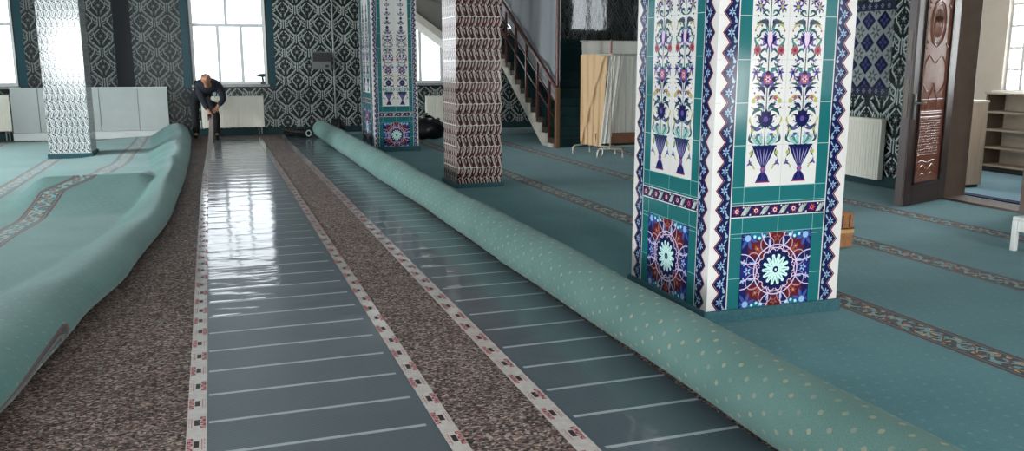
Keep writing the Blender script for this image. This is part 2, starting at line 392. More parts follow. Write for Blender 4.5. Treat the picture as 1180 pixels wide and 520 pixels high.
def rosette(d0,x0,z0,x1,z1):
    """square of interlaced circles around a pale daisy"""
    d=Draw(d0.mb,d0.o,d0.U,d0.V,(x0,z0,x1,z1)); d.step=d0.step
    c=((x0+x1)/2,(z0+z1)/2); R=(x1-x0)/2; d.rect(x0,z0,x1,z1,lin('#1a1b52'),2)
    pt=lambda r,a:(c[0]+R*r*math.cos(a),c[1]+R*r*math.sin(a))
    RUST=lin('#96503f'); BLUE=lin('#8fb3d6')
    def kite(a,r0,r1,w,col,l):
        m=r0*.45+r1*.55; ux,uy=math.cos(a),math.sin(a)
        q=lambda r,t:(c[0]+R*(r*ux-t*uy),c[1]+R*(r*uy+t*ux))
        d.leaf(q(r0,0),q(r1,0),0,R*w,col,l,8)
        d.poly([q(r0+.04,0),q(m,w*.5),q(r1-.02,0),q(m,-w*.5)],col,l)
    for i in range(4):
        a=PI/4+i*PI/2
        kite(a,.46,1.12,.5,MAROON,3); d.flower(pt(1.16,a),R*.3,7,lin('#3a4f96'),BLUE,4,a)
        for t in (-.35,0,.35): d.leaf(pt(.6,a),pt(.88,a+t*.7),0,R*.05,RUST,4)
        d.flower(pt(.78,a),R*.09,6,RUST,lin('#c58a6a'),5)
    for i in range(4):
        a=i*PI/2; kite(a,.62,1.05,.42,MAROON if i%2 else lin('#20256a'),3)
        d.flower(pt(.8,a),R*.11,5,RUST if i%2 else BLUE,MAROON,4,a)
        for t in (-.24,.24): d.flower(pt(.93,a+t),R*.085,4,BLUE if i%2==0 else RUST,NAVY,5,a); d.leaf(pt(.6,a+t*1.3),pt(.8,a+t*1.15),0,R*.05,BLUE,4)
    for sx in (-.5,.5):
        for sz in (-1,1):
            q=(c[0]+sx*R,c[1]+sz*R*.9); d.poly([(q[0]-R*.27,q[1]+sz*R*.1),(q[0]-R*.18,q[1]-sz*R*.06),(q[0],q[1]-sz*R*.15),(q[0]+R*.18,q[1]-sz*R*.06),(q[0]+R*.27,q[1]+sz*R*.1)],lin('#1d6a86'),5)
            for k in range(5): d.disc((q[0]+R*.19*math.cos(PI*k/4),q[1]+sz*R*(.04-.13*math.sin(PI*k/4))),R*.04,lin('#a9e0ee'),6,8)
    for i in range(4):
        a=PI/4+i*PI/2; d.ring(pt(.98,a),R*.52,R*.026,LILAC,7,26); 
        a=i*PI/2; d.ring(pt(.98,a),R*.44,R*.024,LILAC,7,24)
    for i in range(8):
        a=PI/8+i*PI/4; d.ring(pt(.70,a),R*.19,R*.016,lin('#b79fc0'),7,16)
    d.ring(c,R*.62,R*.03,LILAC,7,36)
    for i in range(14):
        a=2*PI*i/14; d.disc(pt(.45,a),R*.1,LILAC,8,9); d.disc(pt(.45,a),R*.075,NAVY,9,9)
    d.disc(c,R*.47,NAVY,9.5,24)
    for i in range(14):
        a=2*PI*i/14; d.leaf(pt(.08,a),pt(.39,a),0,R*.105,lin('#c6e6de'),10.5,6); d.disc(pt(.345,a),R*.045,lin('#c6e6de'),10.6,8); d.leaf(pt(.14,a),pt(.34,a),0,R*.022,lin('#6a9aa0'),11.2,4)
    d.disc(c,R*.12,lin('#c6e6de'),11,12); d.disc(c,R*.085,NAVY,12,10); d.disc(c,R*.03,lin('#c6e6de'),12.5,8)

def frieze(d,x0,z0,x1,z1):
    d.rect(x0,z0,x1,z1,lin('#20184a'),2); h=z1-z0; m=(z0+z1)/2; n=max(3,round((x1-x0)/(h*1.75))); p=(x1-x0)/n
    for i in range(n):
        c=(x0+p*(i+.3),m); d.flower(c,h*.34,7,lin('#b63a44'),WHITE,4); d.disc(c,h*.17,WHITE,4,8); d.disc(c,h*.1,lin('#8a2030'),6,8)
        b=x0+p*(i+.8)
        for k,cc in ((-.12,lin('#c9c3bb')),(.1,lin('#8f9c93')),(-.3,lin('#a9b5b0'))):
            d.leaf((b+k*h-h*.2,z0+h*.14),(b+k*h+h*.3,z1-h*.12),(.08 if k>0 else -.06)*h,h*.2,cc,4)
        d.disc((b-h*.3,z1-h*.2),h*.08,lin('#c9c3bb'),5,8); d.disc((b+h*.33,z0+h*.2),h*.08,lin('#c9c3bb'),5,8)
    d.rect(x0,z0,x1,z0+.006,WHITE,6); d.rect(x0,z1-.006,x1,z1,WHITE,6)

def vase_tree(d,x,z0,k,z1,spire=False):
    """two-handled footed vase with a tall stacked bouquet; k scales the widths"""
    T=.245
    q=lambda dx,dz:(x+dx*k,z0+dz)
    d.poly([q(-.042,.025),q(.042,.025),q(.03,.06),q(.012,.085),q(-.012,.085),q(-.03,.06)],lin('#2b2766'),3)
    for s in (-.5,.5): d.leaf(q(s*.045,.03),q(s*.02,.08),0,.012*k,NAVY,4)
    d.rect(x-.044*k,z0+.022,x+.044*k,z0+.03,lin('#7a1f4a'),4)
    d.disc(q(0,.1),.017*k,PURP,4,10); d.disc(q(0,.1),.009*k,ROSE,5,8)
    d.poly([q(-.012,.115),q(.012,.115),q(.04,.165),q(.062,.215),q(.07,.235),q(-.07,.235),q(-.062,.215),q(-.04,.165)],NAVY,3)
    for s in (-.8,-.4,0,.4,.8): d.leaf(q(s*.014,.12),q(s*.06,.225),0,.0055*k,lin('#8d86b8'),4)
    d.rect(x-.076*k,z0+.233,x+.076*k,z0+.243,NAVY,4)
    for s in (-1,1):
        d.leaf(q(s*.075,.23),q(s*.085,.17),-s*.012,.013*k,DGREEN,3); d.leaf(q(s*.085,.17),q(s*.055,.125),s*.015,.012*k,DGREEN,3)
        d.disc(q(s*.078,.2),.011*k,YEL,4,8); d.leaf(q(s*.07,.15),q(s*.1,.125),0,.012*k,PURP,4); d.leaf(q(s*.066,.13),q(s*.05,.1),0,.01*k,YEL,4)
    d.stroke([q(0,.24),(x,min(z1,z0+T*12)-.05)],.006*k,DGREEN,3)
    zr=z0+T; row=0
    while zr<z1-.02:
        t=min(1,(z1-zr)/T)
        if spire and zr>z0+T*4.4: break
        r=row%5
        Q=lambda dx,dz:(x+dx*k,zr+dz)
        if r==0:
            for s in (-1,1):
                for j,(bx,bz) in enumerate(((.02,.08),(.05,.07),(.075,.06))): d.leaf(Q(s*bx*.3,.0),Q(s*bx,bz),s*-.012,.017*k,GREEN if j%2 else lin('#86b4b0'),4)
                d.leaf(Q(s*.06,.01),Q(s*.09,.07),-s*.02,.014*k,DGREEN,3); d.disc(Q(s*.075,.085),.009*k,YEL,4,8); d.disc(Q(s*.045,.095),.012*k,PURP,4,8)
                d.leaf(Q(s*.015,.1),Q(s*.085,.125),-s*.02,.02*k,DGREEN,3); d.leaf(Q(s*.02,.2),Q(s*.085,.165),s*.022,.018*k,DGREEN,3); d.leaf(Q(s*.01,.205),Q(s*.06,.235),s*.015,.016*k,NAVY,3)
                d.leaf(Q(s*.08,.12),Q(s*.092,.17),-s*.01,.012*k,YEL,3)
            d.flower(Q(0,.15),.052*k,8,NAVY,PURP,5,PI/8,.8); d.leaf(Q(0,.09),Q(0,.215),0,.04*k,NAVY,5)
            for s in (-1,1): d.leaf(Q(0,.1),Q(s*.045,.165),0,.025*k,NAVY,5); d.leaf(Q(0,.12),Q(s*.03,.205),0,.02*k,NAVY,5)
        elif r==1:
            for s in (-1,1):
                d.leaf(Q(s*.025,.005),Q(s*.085,.015),s*.03,.014*k,YEL,4); d.disc(Q(s*.078,.012),.014*k,YEL,5,8); d.disc(Q(s*.05,.03),.01*k,ROSE,5,8)
                d.leaf(Q(s*.01,.03),Q(s*.075,.085),-s*-.028,.02*k,NAVY,4); d.leaf(Q(s*.01,.06),Q(s*.09,.11),s*.02,.012*k,DGREEN,3)
                d.flower(Q(s*.072,.175),.028*k,6,PURP,NAVY,5); d.leaf(Q(s*.01,.11),Q(s*.07,.165),s*-.014,.008*k,DGREEN,3)
                d.leaf(Q(s*.01,.17),Q(s*.05,.235),-s*.014,.013*k,GREEN,4)
            for j in range(8): 
                a=2*PI*j/8; d.disc(Q(.033*math.cos(a),.135+.033*math.sin(a)),.015*k,PURP if j%2 else NAVY,5,8)
            d.disc(Q(0,.135),.026*k,ROSE,6,10); d.flower(Q(0,.135),.02*k,6,LILAC,NAVY,7)
        elif r==2:
            for s in (-1,1):
                d.leaf(Q(s*.008,.0),Q(s*.06,.06),-s*.02,.014*k,DGREEN,3); d.disc(Q(s*.07,.055),.022*k,ROSE,5,9); d.disc(Q(s*.07,.055),.01*k,lin('#7a2a3a'),6,8)
                d.leaf(Q(s*.05,.075),Q(s*.092,.13),-s*.012,.014*k,GREEN,3); d.leaf(Q(s*.092,.12),Q(s*.055,.17),s*.018,.012*k,DGREEN,3)
                d.leaf(Q(s*.006,.17),Q(s*.085,.195),s*.035,.022*k,lin('#3c4a58'),4); d.leaf(Q(s*.02,.2),Q(s*.09,.165),s*.02,.012*k,YEL,3); d.leaf(Q(0,.15),Q(s*.03,.24),-s*.01,.012*k,GREEN,3)
            d.flower(Q(0,.11),.058*k,9,PURP,NAVY,5,PI/2,.85); d.leaf(Q(0,.07),Q(0,.165),0,.03*k,LILAC,7)
            for s in (-1,1): d.leaf(Q(0,.075),Q(s*.04,.14),s*.004,.024*k,NAVY,6)
        elif r==3:
            for s in (-1,1):
                d.flower(Q(s*.065,.055),.034*k,7,lin('#3e3a78'),YEL,5,.3); d.leaf(Q(0,.0),Q(s*.055,.04),-s*.012,.01*k,DGREEN,3)
                d.leaf(Q(s*.02,.075),Q(s*.088,.12),s*.02,.014*k,YEL,4); d.leaf(Q(s*.01,.12),Q(s*.075,.2),s*-.018,.016*k,DGREEN,3); d.leaf(Q(s*.07,.19),Q(s*.04,.235),0,.014*k,ROSE,4)
            d.flower(Q(0,.13),.04*k,8,NAVY,LILAC,5); d.leaf(Q(0,.16),Q(0,.22),0,.03*k,PURP,5)
        else:
            for s in (-1,1):
                d.leaf(Q(0,.02),Q(s*.085,.09),s*-.024,.02*k,GREEN,4); d.leaf(Q(0,.11),Q(s*.075,.17),s*.022,.018*k,DGREEN,4); d.disc(Q(s*.07,.1),.013*k,ROSE,5,8); d.flower(Q(s*.06,.2),.025*k,6,PURP,YEL,5)
            d.flower(Q(0,.09),.045*k,8,PURP,ROSE,5); d.flower(Q(0,.19),.034*k,8,NAVY,LILAC,5)
        # fine foliage filling the tile
        for j in range(9):
            zz=.01+.027*j; sg=1 if (j+row)%2 else -1
            for sd in (-1,1):
                d.leaf(Q(sd*.012,zz),Q(sd*(.04+.012*((j*7+row)%3)),zz+.03*sg),sd*.009,.0125*k,(DGREEN,NAVY,PURP,GREEN)[(j+row)%4],2.8)
                d.disc(Q(sd*(.05+.012*((j*5+row)%4)),zz+.02),.006*k,(PURP,ROSE,DGREEN,YEL)[(j*3+row)%4],2.8,6)
        for sd in (-1,1):
            d.leaf(Q(sd*.095,.02+.1*(row%2)),Q(sd*.088,.13+.06*(row%2)),sd*.014,.010*k,DGREEN,2.8); d.leaf(Q(sd*.03,.235),Q(sd*.085,.215),-sd*.016,.012*k,NAVY,2.8)
        zr+=T; row+=1
    if spire:
        zz=zr
        for j in range(6):
            r=.036*(1-j*.15)*k
            if zz>z1-.1: break
            d.flower((x,zz+.04),r*1.3,8,NAVY,PURP,5)
            for s in (-1,1): d.leaf((x,zz),(x+s*r*2.0,zz+.05),-s*.012,.016*k,DGREEN,4)
            d.disc((x,zz+.1),r*.7,lin('#2c2f50'),5,9); zz+=.15
        d.stroke([(x,zz-.05),(x,min(z1-.05,zz+.12))],.012*k,NAVY,4)

def fancy_face(mb,o,U,V,W,Ztop,lay,spire=False,T=.2455):
    """one painted face of a teal column: W wide; lay = (tip, inner, teal, panel) offsets from the edge"""
    d=Draw(mb,o,U,V); tip,inn,te,pa=lay
    d.rect(0,0,W,Ztop,WHITE,0); d.rect(te,0,W-te,Ztop,TEAL,1)
    p=.1125 if W>.8 else .085
    zigzag(d,inn,tip,.08,Ztop-.02,p); zigzag(d,W-inn,W-tip,.08,Ztop-.02,p)
    k=(W-2*pa)/.49
    rz0=.08; rz1=rz0+(W-2*pa)*.93; rosette(d,pa,rz0,W-pa,rz1)
    f0=rz1+.1*min(1,k*1.05); f1=f0+.077*min(1,k+.1); frieze(d,inn+.006,f0,W-inn-.006,f1)
    pz=f1+.105*min(1,k+.05); top=Ztop-.35 if Ztop>3 else Ztop-.2
    d.rect(pa,pz,W-pa,top,WHITE,2); 
    # grout
    for zz in (rz1+.004,f1+.012,pz-.0): d.stroke([(te,zz),(W-te,zz)],.004,GROUT,5)
    z=pz+T
    while z<top:
        d.stroke([(te,z),(W-te,z)],.0035,lin('#a9bfbb'),2.5); d.stroke([(0,z),(tip*.8,z)],.003,WGROUT,2); z+=T
    for zz in (rz0+(rz1-rz0)*.42,rz1-.02): d.stroke([(te,zz),(pa,zz)],.004,GROUT,5); d.stroke([(W-pa,zz),(W-te,zz)],.004,GROUT,5)
    for xx in (pa,W/2,W-pa): d.stroke([(xx,rz1),(xx,f0)],.004,GROUT,5); d.stroke([(xx,f1),(xx,pz)],.004,GROUT,5)
    d.stroke([(W/2,pz),(W/2,top)],.003,WGROUT,2.5)
    dx=(W-2*pa)*.25
    for s in (-1,1): vase_tree(d,W/2+s*dx*1.02,pz+.0,k*1.12,top,spire)

def column(name,label,X0,X1,Y0,Y1,H,face,base_h,base_o,mats,extra=None):
    t=thing(name,label,'column',((X0+X1)/2,(Y0+Y1)/2,0))
    e=.006
    MB().box(X0+e,X1-e,Y0+e,Y1-e,0,H).build('shaft',M['plaster'],t)
    for o,U,W in (((X0,Y0,0),(1,0,0),X1-X0),((X0,Y1,0),(0,-1,0),Y1-Y0),((X1,Y0,0),(0,1,0),Y1-Y0),((X1,Y1,0),(-1,0,0),X1-X0)):
        mb=MB(); face(mb,o,U,(0,0,1),W); mb.build('tiled_face',mats,t)
    b=MB(); o=base_o
    b.box(X0-o,X1+o,Y0-o,Y0+e,0,base_h).box(X0-o,X1+o,Y1-e,Y1+o,0,base_h).box(X0-o,X0+e,Y0,Y1,0,base_h).box(X1-e,X1+o,Y0,Y1,0,base_h)
    b.build('carpet_skirting',M['skirt'],t,bevel=.012)
    return t
HC=3.45
column('teal_column','large teal column with painted blue vases, nearest the camera',2.70,3.635,4.30,5.28,HC,
       lambda mb,o,U,V,W: fancy_face(mb,o,U,V,W,HC,(.039,.132,.138,.219) if W<.95 else (.04,.138,.145,.23)),.088,.022,M['glaze'])
column('teal_column','smaller teal column with painted vases, far behind the end of the carpet roll',2.60,3.375,14.85,16.15,HC,
       lambda mb,o,U,V,W: fancy_face(mb,o,U,V,W,2.82 if W<1 else 2.82,(.02,.085,.09,.155) if W<1 else (.05,.16,.17,.3),True),.1,.03,M['glaze'])

def braid(mb,o,U,V,W,H,bg1,bg2,white,dark,pw,ph,sw,amp):
    """leaning-leaf braid: rows lean left and right in turn, white bands zigzag between the leaves"""
    d=Draw(mb,o,U,V,(0,0,W,H)); d.step=.0006; d.rect(0,0,W,H,bg1,0); n=int(W/pw)+2; rows=int(H/ph)+1
    for r in range(rows):
        z0=r*ph; z1=z0+ph; s=1 if r%2 else -1
        if r%2: d.rect(0,z0,W,min(z1,H),bg1,.5)
        for i in range(-1,n+1):
            x=i*pw; a=(x-s*amp,z0); b=(x+s*amp,z1); c=(x+pw*.5-s*amp,z0); e=(x+pw*.5+s*amp,z1); m=((c[0]+e[0])/2,(c[1]+e[1])/2)
            d.leaf((c[0]*.8+e[0]*.2,c[1]*.8+e[1]*.2),(c[0]*.2+e[0]*.8,c[1]*.2+e[1]*.8),s*.004,pw*.42,bg2,1,4)         # dark heart of the leaf
            d.leaf((c[0]*.62+e[0]*.38+s*.006,c[1]*.62+e[1]*.38),(c[0]*.1+e[0]*.9+s*.004,c[1]*.1+e[1]*.9),0,pw*.16,white,2,4)
            d.stroke([a,(x+s*amp*.1+s*.004,z0+ph*.5),b],sw,white,3)
            d.stroke([(x-s*amp+pw*.02,z0+ph*.12),(x+s*amp-pw*.02,z1-ph*.12)],sw*.22,dark,4)
            # joint between the rows: dark knots with pale petals
            for q,t in ((.36,.15),(.62,-.12)): d.disc((x-s*amp+pw*q,z0+ph*t*.5),pw*.15,dark,5,7)
            d.leaf((x-s*amp+pw*.25,z0-ph*.13),(x-s*amp+pw*.75,z0+ph*.13),0,pw*.17,white,4,4)
            d.leaf((x-s*amp+pw*.06,z0+ph*.2),(x-s*amp+pw*.3,z0-.06*ph),0,pw*.13,dark,4,4)
    z=.26
    while z<H: d.stroke([(0,z),(W,z)],.004,lin('#e6e4e0'),6); z+=.26
column('braided_column','column tiled in maroon and white braid pattern, left of the staircase',2.80,3.37,10.2,10.85,HC,
       lambda mb,o,U,V,W: braid(mb,o,U,V,W,HC,lin('#5c2c33'),lin('#2a1519'),lin('#b9b1a6'),lin('#100e0f'),.079,.13,.025,.021),.066,.03,M['glaze'])
column('braided_column','column tiled in pale grey and white braid pattern, standing on the left carpet',-2.53,-1.915,15.5,16.2,HC,
       lambda mb,o,U,V,W: braid(mb,o,U,V,W,HC,lin('#b4b8ba'),lin('#5d6267'),lin('#eef0f0'),lin('#3a3d42'),.081,.13,.034,.021),.088,.03,M['glaze'])

# ------------------------------------------------------------------ room shell
YB=19.45; XR=7.85; XL=-7.5; YF=-5.0; H=3.3; TH=.28
struct(MB().box(XL-.3,11.2,YF-.3,YB+.3,-.12,0).build('floor',M['felt']))
struct(MB().box(XL-.3,11.2,YF-.3,YB+.3,H,H+.1).build('ceiling',M['ceil']))
BG=lin('#1d2122'); LN=lin('#b3bdb8'); LN2=lin('#7f8a87'); TRIM=lin('#123e47')
def wallpattern(d,x0,x1,z0,z1,ln=LN,ln2=LN2,P=.51,Q=.6,phx=0.,bright=None):
    i0=int(x0/P)-1; i1=int(x1/P)+2
    for i in range(i0,i1):
        for j in range(0,int(z1/Q)+2):
            for h in (0,1):
                cx=i*P+phx+h*P/2; cz=j*Q+h*Q/2-.05
                if not(x0<=cx<=x1): continue
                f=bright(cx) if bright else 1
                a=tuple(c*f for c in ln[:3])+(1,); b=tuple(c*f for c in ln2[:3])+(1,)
                w=.028
                for k in range(8): an=k*PI/4+.4; d.leaf((cx+.07*math.cos(an),cz+.07*math.sin(an)),(cx+.1*math.cos(an),cz+.095*math.sin(an)),0,.02,b,2,4)
                for s in (-1,1): d.leaf((cx+s*.15,cz+.01),(cx+s*.2,cz+.06),s*.01,.022,b,2,4); d.leaf((cx+s*.15,cz-.02),(cx+s*.21,cz-.07),-s*.01,.022,a,2,4); d.disc((cx+s*.2,cz-.0),.012,a,2,6)
                # hexagonal medallion
                for s in (-1,1):
                    d.stroke([(cx+s*.02,cz+.135),(cx+s*.115,cz+.04),(cx+s*.115,cz-.02),(cx+s*.03,cz-.125)],w*.75,a,2)
                    d.stroke([(cx+s*.05,cz+.18),(cx+s*.16,cz+.075)],w*.6,b,2)
                d.flower((cx,cz),.05,6,b,a,2)
                # bars and branches between medallions
                bx=cx; bz=cz+.3
                for k in (-1,0,1): d.stroke([(bx+k*.042,bz-.11+abs(k)*.02),(bx+k*.042,bz+.075-abs(k)*.02)],w*.75,a,2)
                for s in (-1,1):
                    d.stroke([(bx+s*.03,bz+.05),(bx+s*.12,bz+.13)],w,a,2); d.stroke([(bx+s*.06,bz-.02),(bx+s*.11,bz+.02),(bx+s*.13,bz+.075)],w*.6,a,2)
                    d.stroke([(bx+s*.05,bz-.09),(bx+s*.125,bz-.15)],w*.8,a,2); d.disc((bx+s*.15,bz+.15),.018,a,2,6); d.disc((bx+s*.1,bz-.05),.014,b,2,6)
                    d.leaf((bx+s*.02,bz+.12),(bx+s*.06,bz+.2),0,.03,b,2,4)

def wall_with_holes(o,U,L,holes,z1=H,th=TH,mat=None):
    """plain wall boxes around rectangular holes (x0,z0,x1,z1) along U from o; thickness goes away from the room"""
    mb=MB(); o=Vector(o); U=Vector(U); Nn=U.cross(Vector((0,0,1)))   # faces the room
    def slab(a,b,c,e):
        if b-a<1e-4 or e-c<1e-4: return
        p=[o+U*x-Nn*t+Vector((0,0,z)) for t in (0,th) for x,z in ((a,c),(b,c),(b,e),(a,e))]
        mb.add(p,[(0,1,2,3),(7,6,5,4),(4,5,1,0),(5,6,2,1),(6,7,3,2),(7,4,0,3)],1)
    hs=sorted(holes); x=0
    for h in hs:
        slab(x,h[0],0,z1); slab(h[0],h[2],0,h[1]); slab(h[0],h[2],h[3],z1); x=h[2]
    slab(x,L,0,z1); return mb

# back wall: local u = X-XL
def bu(x): return x-XL
WINZ=(1.07,2.98)
bw=[(-5.15,-3.6),(-.36,1.15),(4.05,5.6)]
holes=[(bu(a),WINZ[0],bu(b),WINZ[1]) for a,b in bw]+[(bu(6.55),2.25,bu(7.5),3.15)]
mb=wall_with_holes((XL,YB,0),(1,0,0),XR-XL,holes)
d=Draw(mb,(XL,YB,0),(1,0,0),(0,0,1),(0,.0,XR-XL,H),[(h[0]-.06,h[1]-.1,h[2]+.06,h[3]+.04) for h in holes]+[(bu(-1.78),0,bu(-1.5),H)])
d.step=.0008
def patch(x0,x1):   # dark glazed skin between and around the openings
    pass
xs=0.
for h in sorted(holes):
    d.rect(xs,0,h[0],H,BG,1); d.rect(h[0],0,h[2],h[1],BG,1); d.rect(h[0],h[3],h[2],H,BG,1); xs=h[2]
d.rect(xs,0,XR-XL,H,BG,1)
wallpattern(d,.1,XR-XL-.1,.2,H,phx=.1,bright=lambda u: .32 if u<bu(-.5) else (.9 if u<bu(3) else .7))  # left lines dimmed: backlit gloom put into the pattern colour
for h in holes[:3]:
    d.rect(h[0]-.17,1.0,h[0]-.03,H,TRIM,5); d.rect(h[2]+.03,1.0,h[2]+.17,H,TRIM,5)
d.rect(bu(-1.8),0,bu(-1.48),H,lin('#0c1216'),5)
for xx in (-1.42,-.6,1.45,2.0): d.stroke([(bu(xx),0),(bu(xx),H)],.012,lin('#2c3a3c'),2)
for k in range(1,13): d.stroke([(0,k*.25+.02),(XR-XL,k*.25+.02)],.005,lin('#333a3b'),1.5)
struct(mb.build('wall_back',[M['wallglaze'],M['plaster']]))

# right wall with the doorway (local u runs from +Y to -Y so that the tiles face the room)
def ru(y): return YB-y
DY0,DY1,DZ=6.60,7.62,2.45
rholes=[(ru(DY1),0,ru(DY0),DZ),(ru(-3.12),.6,ru(-3.34),1.62)]
mb=wall_with_holes((XR,YB,0),(0,-1,0),YB-YF,rholes)
d=Draw(mb,(XR,YB,0),(0,-1,0),(0,0,1),(0,0,YB-YF,H),[(rholes[0][0]-.12,0,rholes[0][2]+.12,DZ+.1)]); d.step=.0008
d.rect(0,0,ru(DY1),H,BG,1); d.rect(ru(DY1),DZ,ru(DY0),H,BG,1); d.rect(ru(DY0),0,ru(-3.0),H,BG,1)
pn=(ru(12.3),1.13,ru(8.62),2.28); d.holes.append(pn)
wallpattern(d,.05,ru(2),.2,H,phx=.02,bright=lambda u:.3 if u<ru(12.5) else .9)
d.holes.pop()
# framed panel of blue lozenges
d.rect(pn[0],pn[1],pn[2],pn[3],lin('#8b9190'),2)
for z in (pn[1],pn[3]-.11):
    d.rect(pn[0],z,pn[2],z+.11,lin('#23263c'),3)
    x=pn[0]+.06
    while x<pn[2]: d.flower((x,z+.055),.036,6,lin('#7d8799'),lin('#2a2f55'),4); x+=.11
c2=Draw(mb,d.o,d.U,d.V,(pn[0],pn[1]+.11,pn[2],pn[3]-.11)); c2.step=.0008
s=.27
i=0
while i*s<pn[2]-pn[0]+s:
    for j in range(7):
        cx=pn[2]-.16-i*s; cz=pn[1]+.11+j*s+ (0 if i%2==0 else 0)
        c2.poly([(cx-s*.45,cz),(cx,cz-s*.45),(cx+s*.45,cz),(cx,cz+s*.45)],lin('#10133a'),3)
        c2.flower((cx,cz),s*.28,4,lin('#39406e'),lin('#10133a'),4,PI/2)
        c2.flower((cx+s/2,cz+s/2),s*.34,6,lin('#4d5556'),lin('#8b9190'),3,.3)
    i+=1
struct(mb.build('wall_right',[M['wallgloss'],M['plaster']]))
# left and rear walls (outside the frame) with their own windows
lh=[(y-YF-.9,.95,y-YF+.9,2.9) for y in (-2.5,2.,6.5,11.,15.5)]
mb=wall_with_holes((XL,YF,0),(0,1,0),YB-YF,lh); struct(mb.build('wall_left',[M['plaster'],M['plaster']]))
fh=[(bu(x)-1.,.95,bu(x)+1.,2.9) for x in (-4.5,-.5,4.2)]
fh2=[(XR-XL-h[2],h[1],XR-XL-h[0],h[3]) for h in fh]
mb=wall_with_holes((XR,YF,0),(-1,0,0),XR-XL,fh2); struct(mb.build('wall_front',[M['plaster'],M['plaster']]))
# small room behind the doorway
X2=10.75
swin=(9.62-2.2,1.13,9.62,2.95)
mb=wall_with_holes((X2,10.6,0),(0,-1,0),10.6-4.0,[(10.6-9.6,1.14,10.6-7.4,2.95)]); struct(mb.build('wall_side_room',[M['beige'],M['beige']]))
struct(MB().box(XR+TH,X2+.2,10.6,10.75,0,H).build('wall_side_room_end',M['beige']))
struct(MB().box(XR+TH,X2+.2,3.85,4.0,0,H).build('wall_side_room_near',M['beige']))
# skirtings
def skirt(n,x0,x1,y0,y1,h=.15): struct(MB().box(x0,x1,y0,y1,.0,h).build(n,M['base_dark'],bevel=.01))
skirt('baseboard_back',XL,XR,YB-.03,YB-.004); skirt('baseboard_right',XR-.03,XR-.004,DY1+.14,YB-.03)

# ------------------------------------------------------------------ windows
def window(name,x0,x1,z0,z1,y,low,high,ztr,sill=True,axis='x',facing=1):
    """pvc window in a wall; low/high = mullion positions (fractions), ztr = transom height"""
    root=struct_empty(name,(0,0,0))
    fr=MB(); w=.062; dp=.07
    def bx(m,a,b,c,e,k=0,t=dp):
        if axis=='x': m.box(a,b,y-t/2+k,y+t/2+k,c,e)
        else: m.box(y-t/2+k,y+t/2+k,a,b,c,e)
    bx(fr,x0,x0+w,z0,z1); bx(fr,x1-w,x1,z0,z1); bx(fr,x0+w,x1-w,z0,z0+w); bx(fr,x0+w,x1-w,z1-w,z1)
    if ztr: bx(fr,x0+w,x1-w,ztr-w/2,ztr+w/2)
    L=x1-x0
    for f in low: bx(fr,x0+f*L-w/2,x0+f*L+w/2,z0+w,(ztr-w/2) if ztr else z1-w)
    for f in high: bx(fr,x0+f*L-w/2,x0+f*L+w/2,ztr+w/2,z1-w)
    o=fr.build('window_frame',M['pvc'],root,bevel=.006)
    def panes(fs,a,b):
        e=[0]+list(fs)+[1]
        for p,q in zip(e[:-1],e[1:]):
            m=MB(); bx(m,x0+p*L+w/2,x0+q*L-w/2,a,b,0,.008); m.build('pane',M['glass'],root)
    panes(low,z0+w,(ztr-w/2) if ztr else z1-w)
    if ztr: panes(high,ztr+w/2,z1-w)
    if sill and axis=='x': MB().box(x0-.03,x1+.03,YB-.1,y-dp/2,z0-.05,z0).build('window_sill',M['sill'],root,bevel=.006)
    return root
wy=YB+.12
window('window_1',bw[0][0],bw[0][1],*WINZ,wy,(.36,.72),(.5,),2.27)
window('window_2',bw[1][0],bw[1][1],*WINZ,wy,(.36,.67),(.48,),2.30)
window('window_3',bw[2][0],bw[2][1],*WINZ,wy,(.3,.62),(.5,),2.30)
window('window_4',6.55,7.5,2.25,3.15,wy,(.5,),(),None)
for k,h in enumerate(lh): window('window_%d'%(5+k),h[0]+YF,h[2]+YF,h[1],h[3],XL-.12,(.5,),(),None,False,'y')
for k,h in enumerate(fh): window('window_%d'%(10+k),h[0]+XL,h[2]+XL,h[1],h[3],YF-.12,(.5,),(),None,False,'x')
# side room window: small square panes
root=struct_empty('window_13',(0,0,0)); fr=MB(); y0,y1,z0,z1=7.4,9.6,1.14,2.95; xx=X2+.1
ys=[y1-.0-i*.245 for i in range(10)]; zs=[z0+i*.302 for i in range(7)]
for q in ys: fr.box(xx-.03,xx+.03,q-.022,q+.022,z0,z1)
for q in zs: fr.box(xx-.025,xx+.025,y0,y1,q-.014,q+.014)
fr.build('window_frame',M['pvc'],root)
MB().box(xx-.004,xx+.004,y0,y1,z0,z1).build('pane',M['glass'],root)
MB().box(X2-.12,X2+.05,y0-.05,y1+.05,z0-.04,z0).build('window_sill',M['white'],root)

# ------------------------------------------------------------------ carpets
def grid(nu,nv,fn):
    mb=MB(); uv=[]; pts=[]
    for j in range(nv+1):
        for i in range(nu+1):
            p,q=fn(i/nu,j/nv); pts.append(p); uv.append(q)
    fs=[(j*(nu+1)+i,j*(nu+1)+i+1,(j+1)*(nu+1)+i+1,(j+1)*(nu+1)+i) for j in range(nv) for i in range(nu)]
    mb.add(pts,fs,0,smooth=True); return mb,uv
ZC=.012
mb,uv=grid(40,80,lambda a,b:((2.14+a*(XR-.03-2.14),YF+.1+b*(YB-YF-.16),ZC),(2.14+a*(XR-.03-2.14),YF+.1+b*(YB-YF-.16))))
o=mb.build('carpet',M['carpet'],uvs=uv); tag(o,'blue teal carpet with dark border bands, laid flat right of the roll','carpet')
mb,uv=grid(6,6,lambda a,b:((XR+TH+a*(X2-XR-TH-.01),4.05+b*6.5,ZC),(30+a*2.9,4+b*6.5)))
M['carpet_room']=carpet_mat('blue_carpet','#6d93a6','#93b5c5','#9db5c0',.2,0,.2,strips=False)  # same carpet as the hall, window light painted in as paler colours
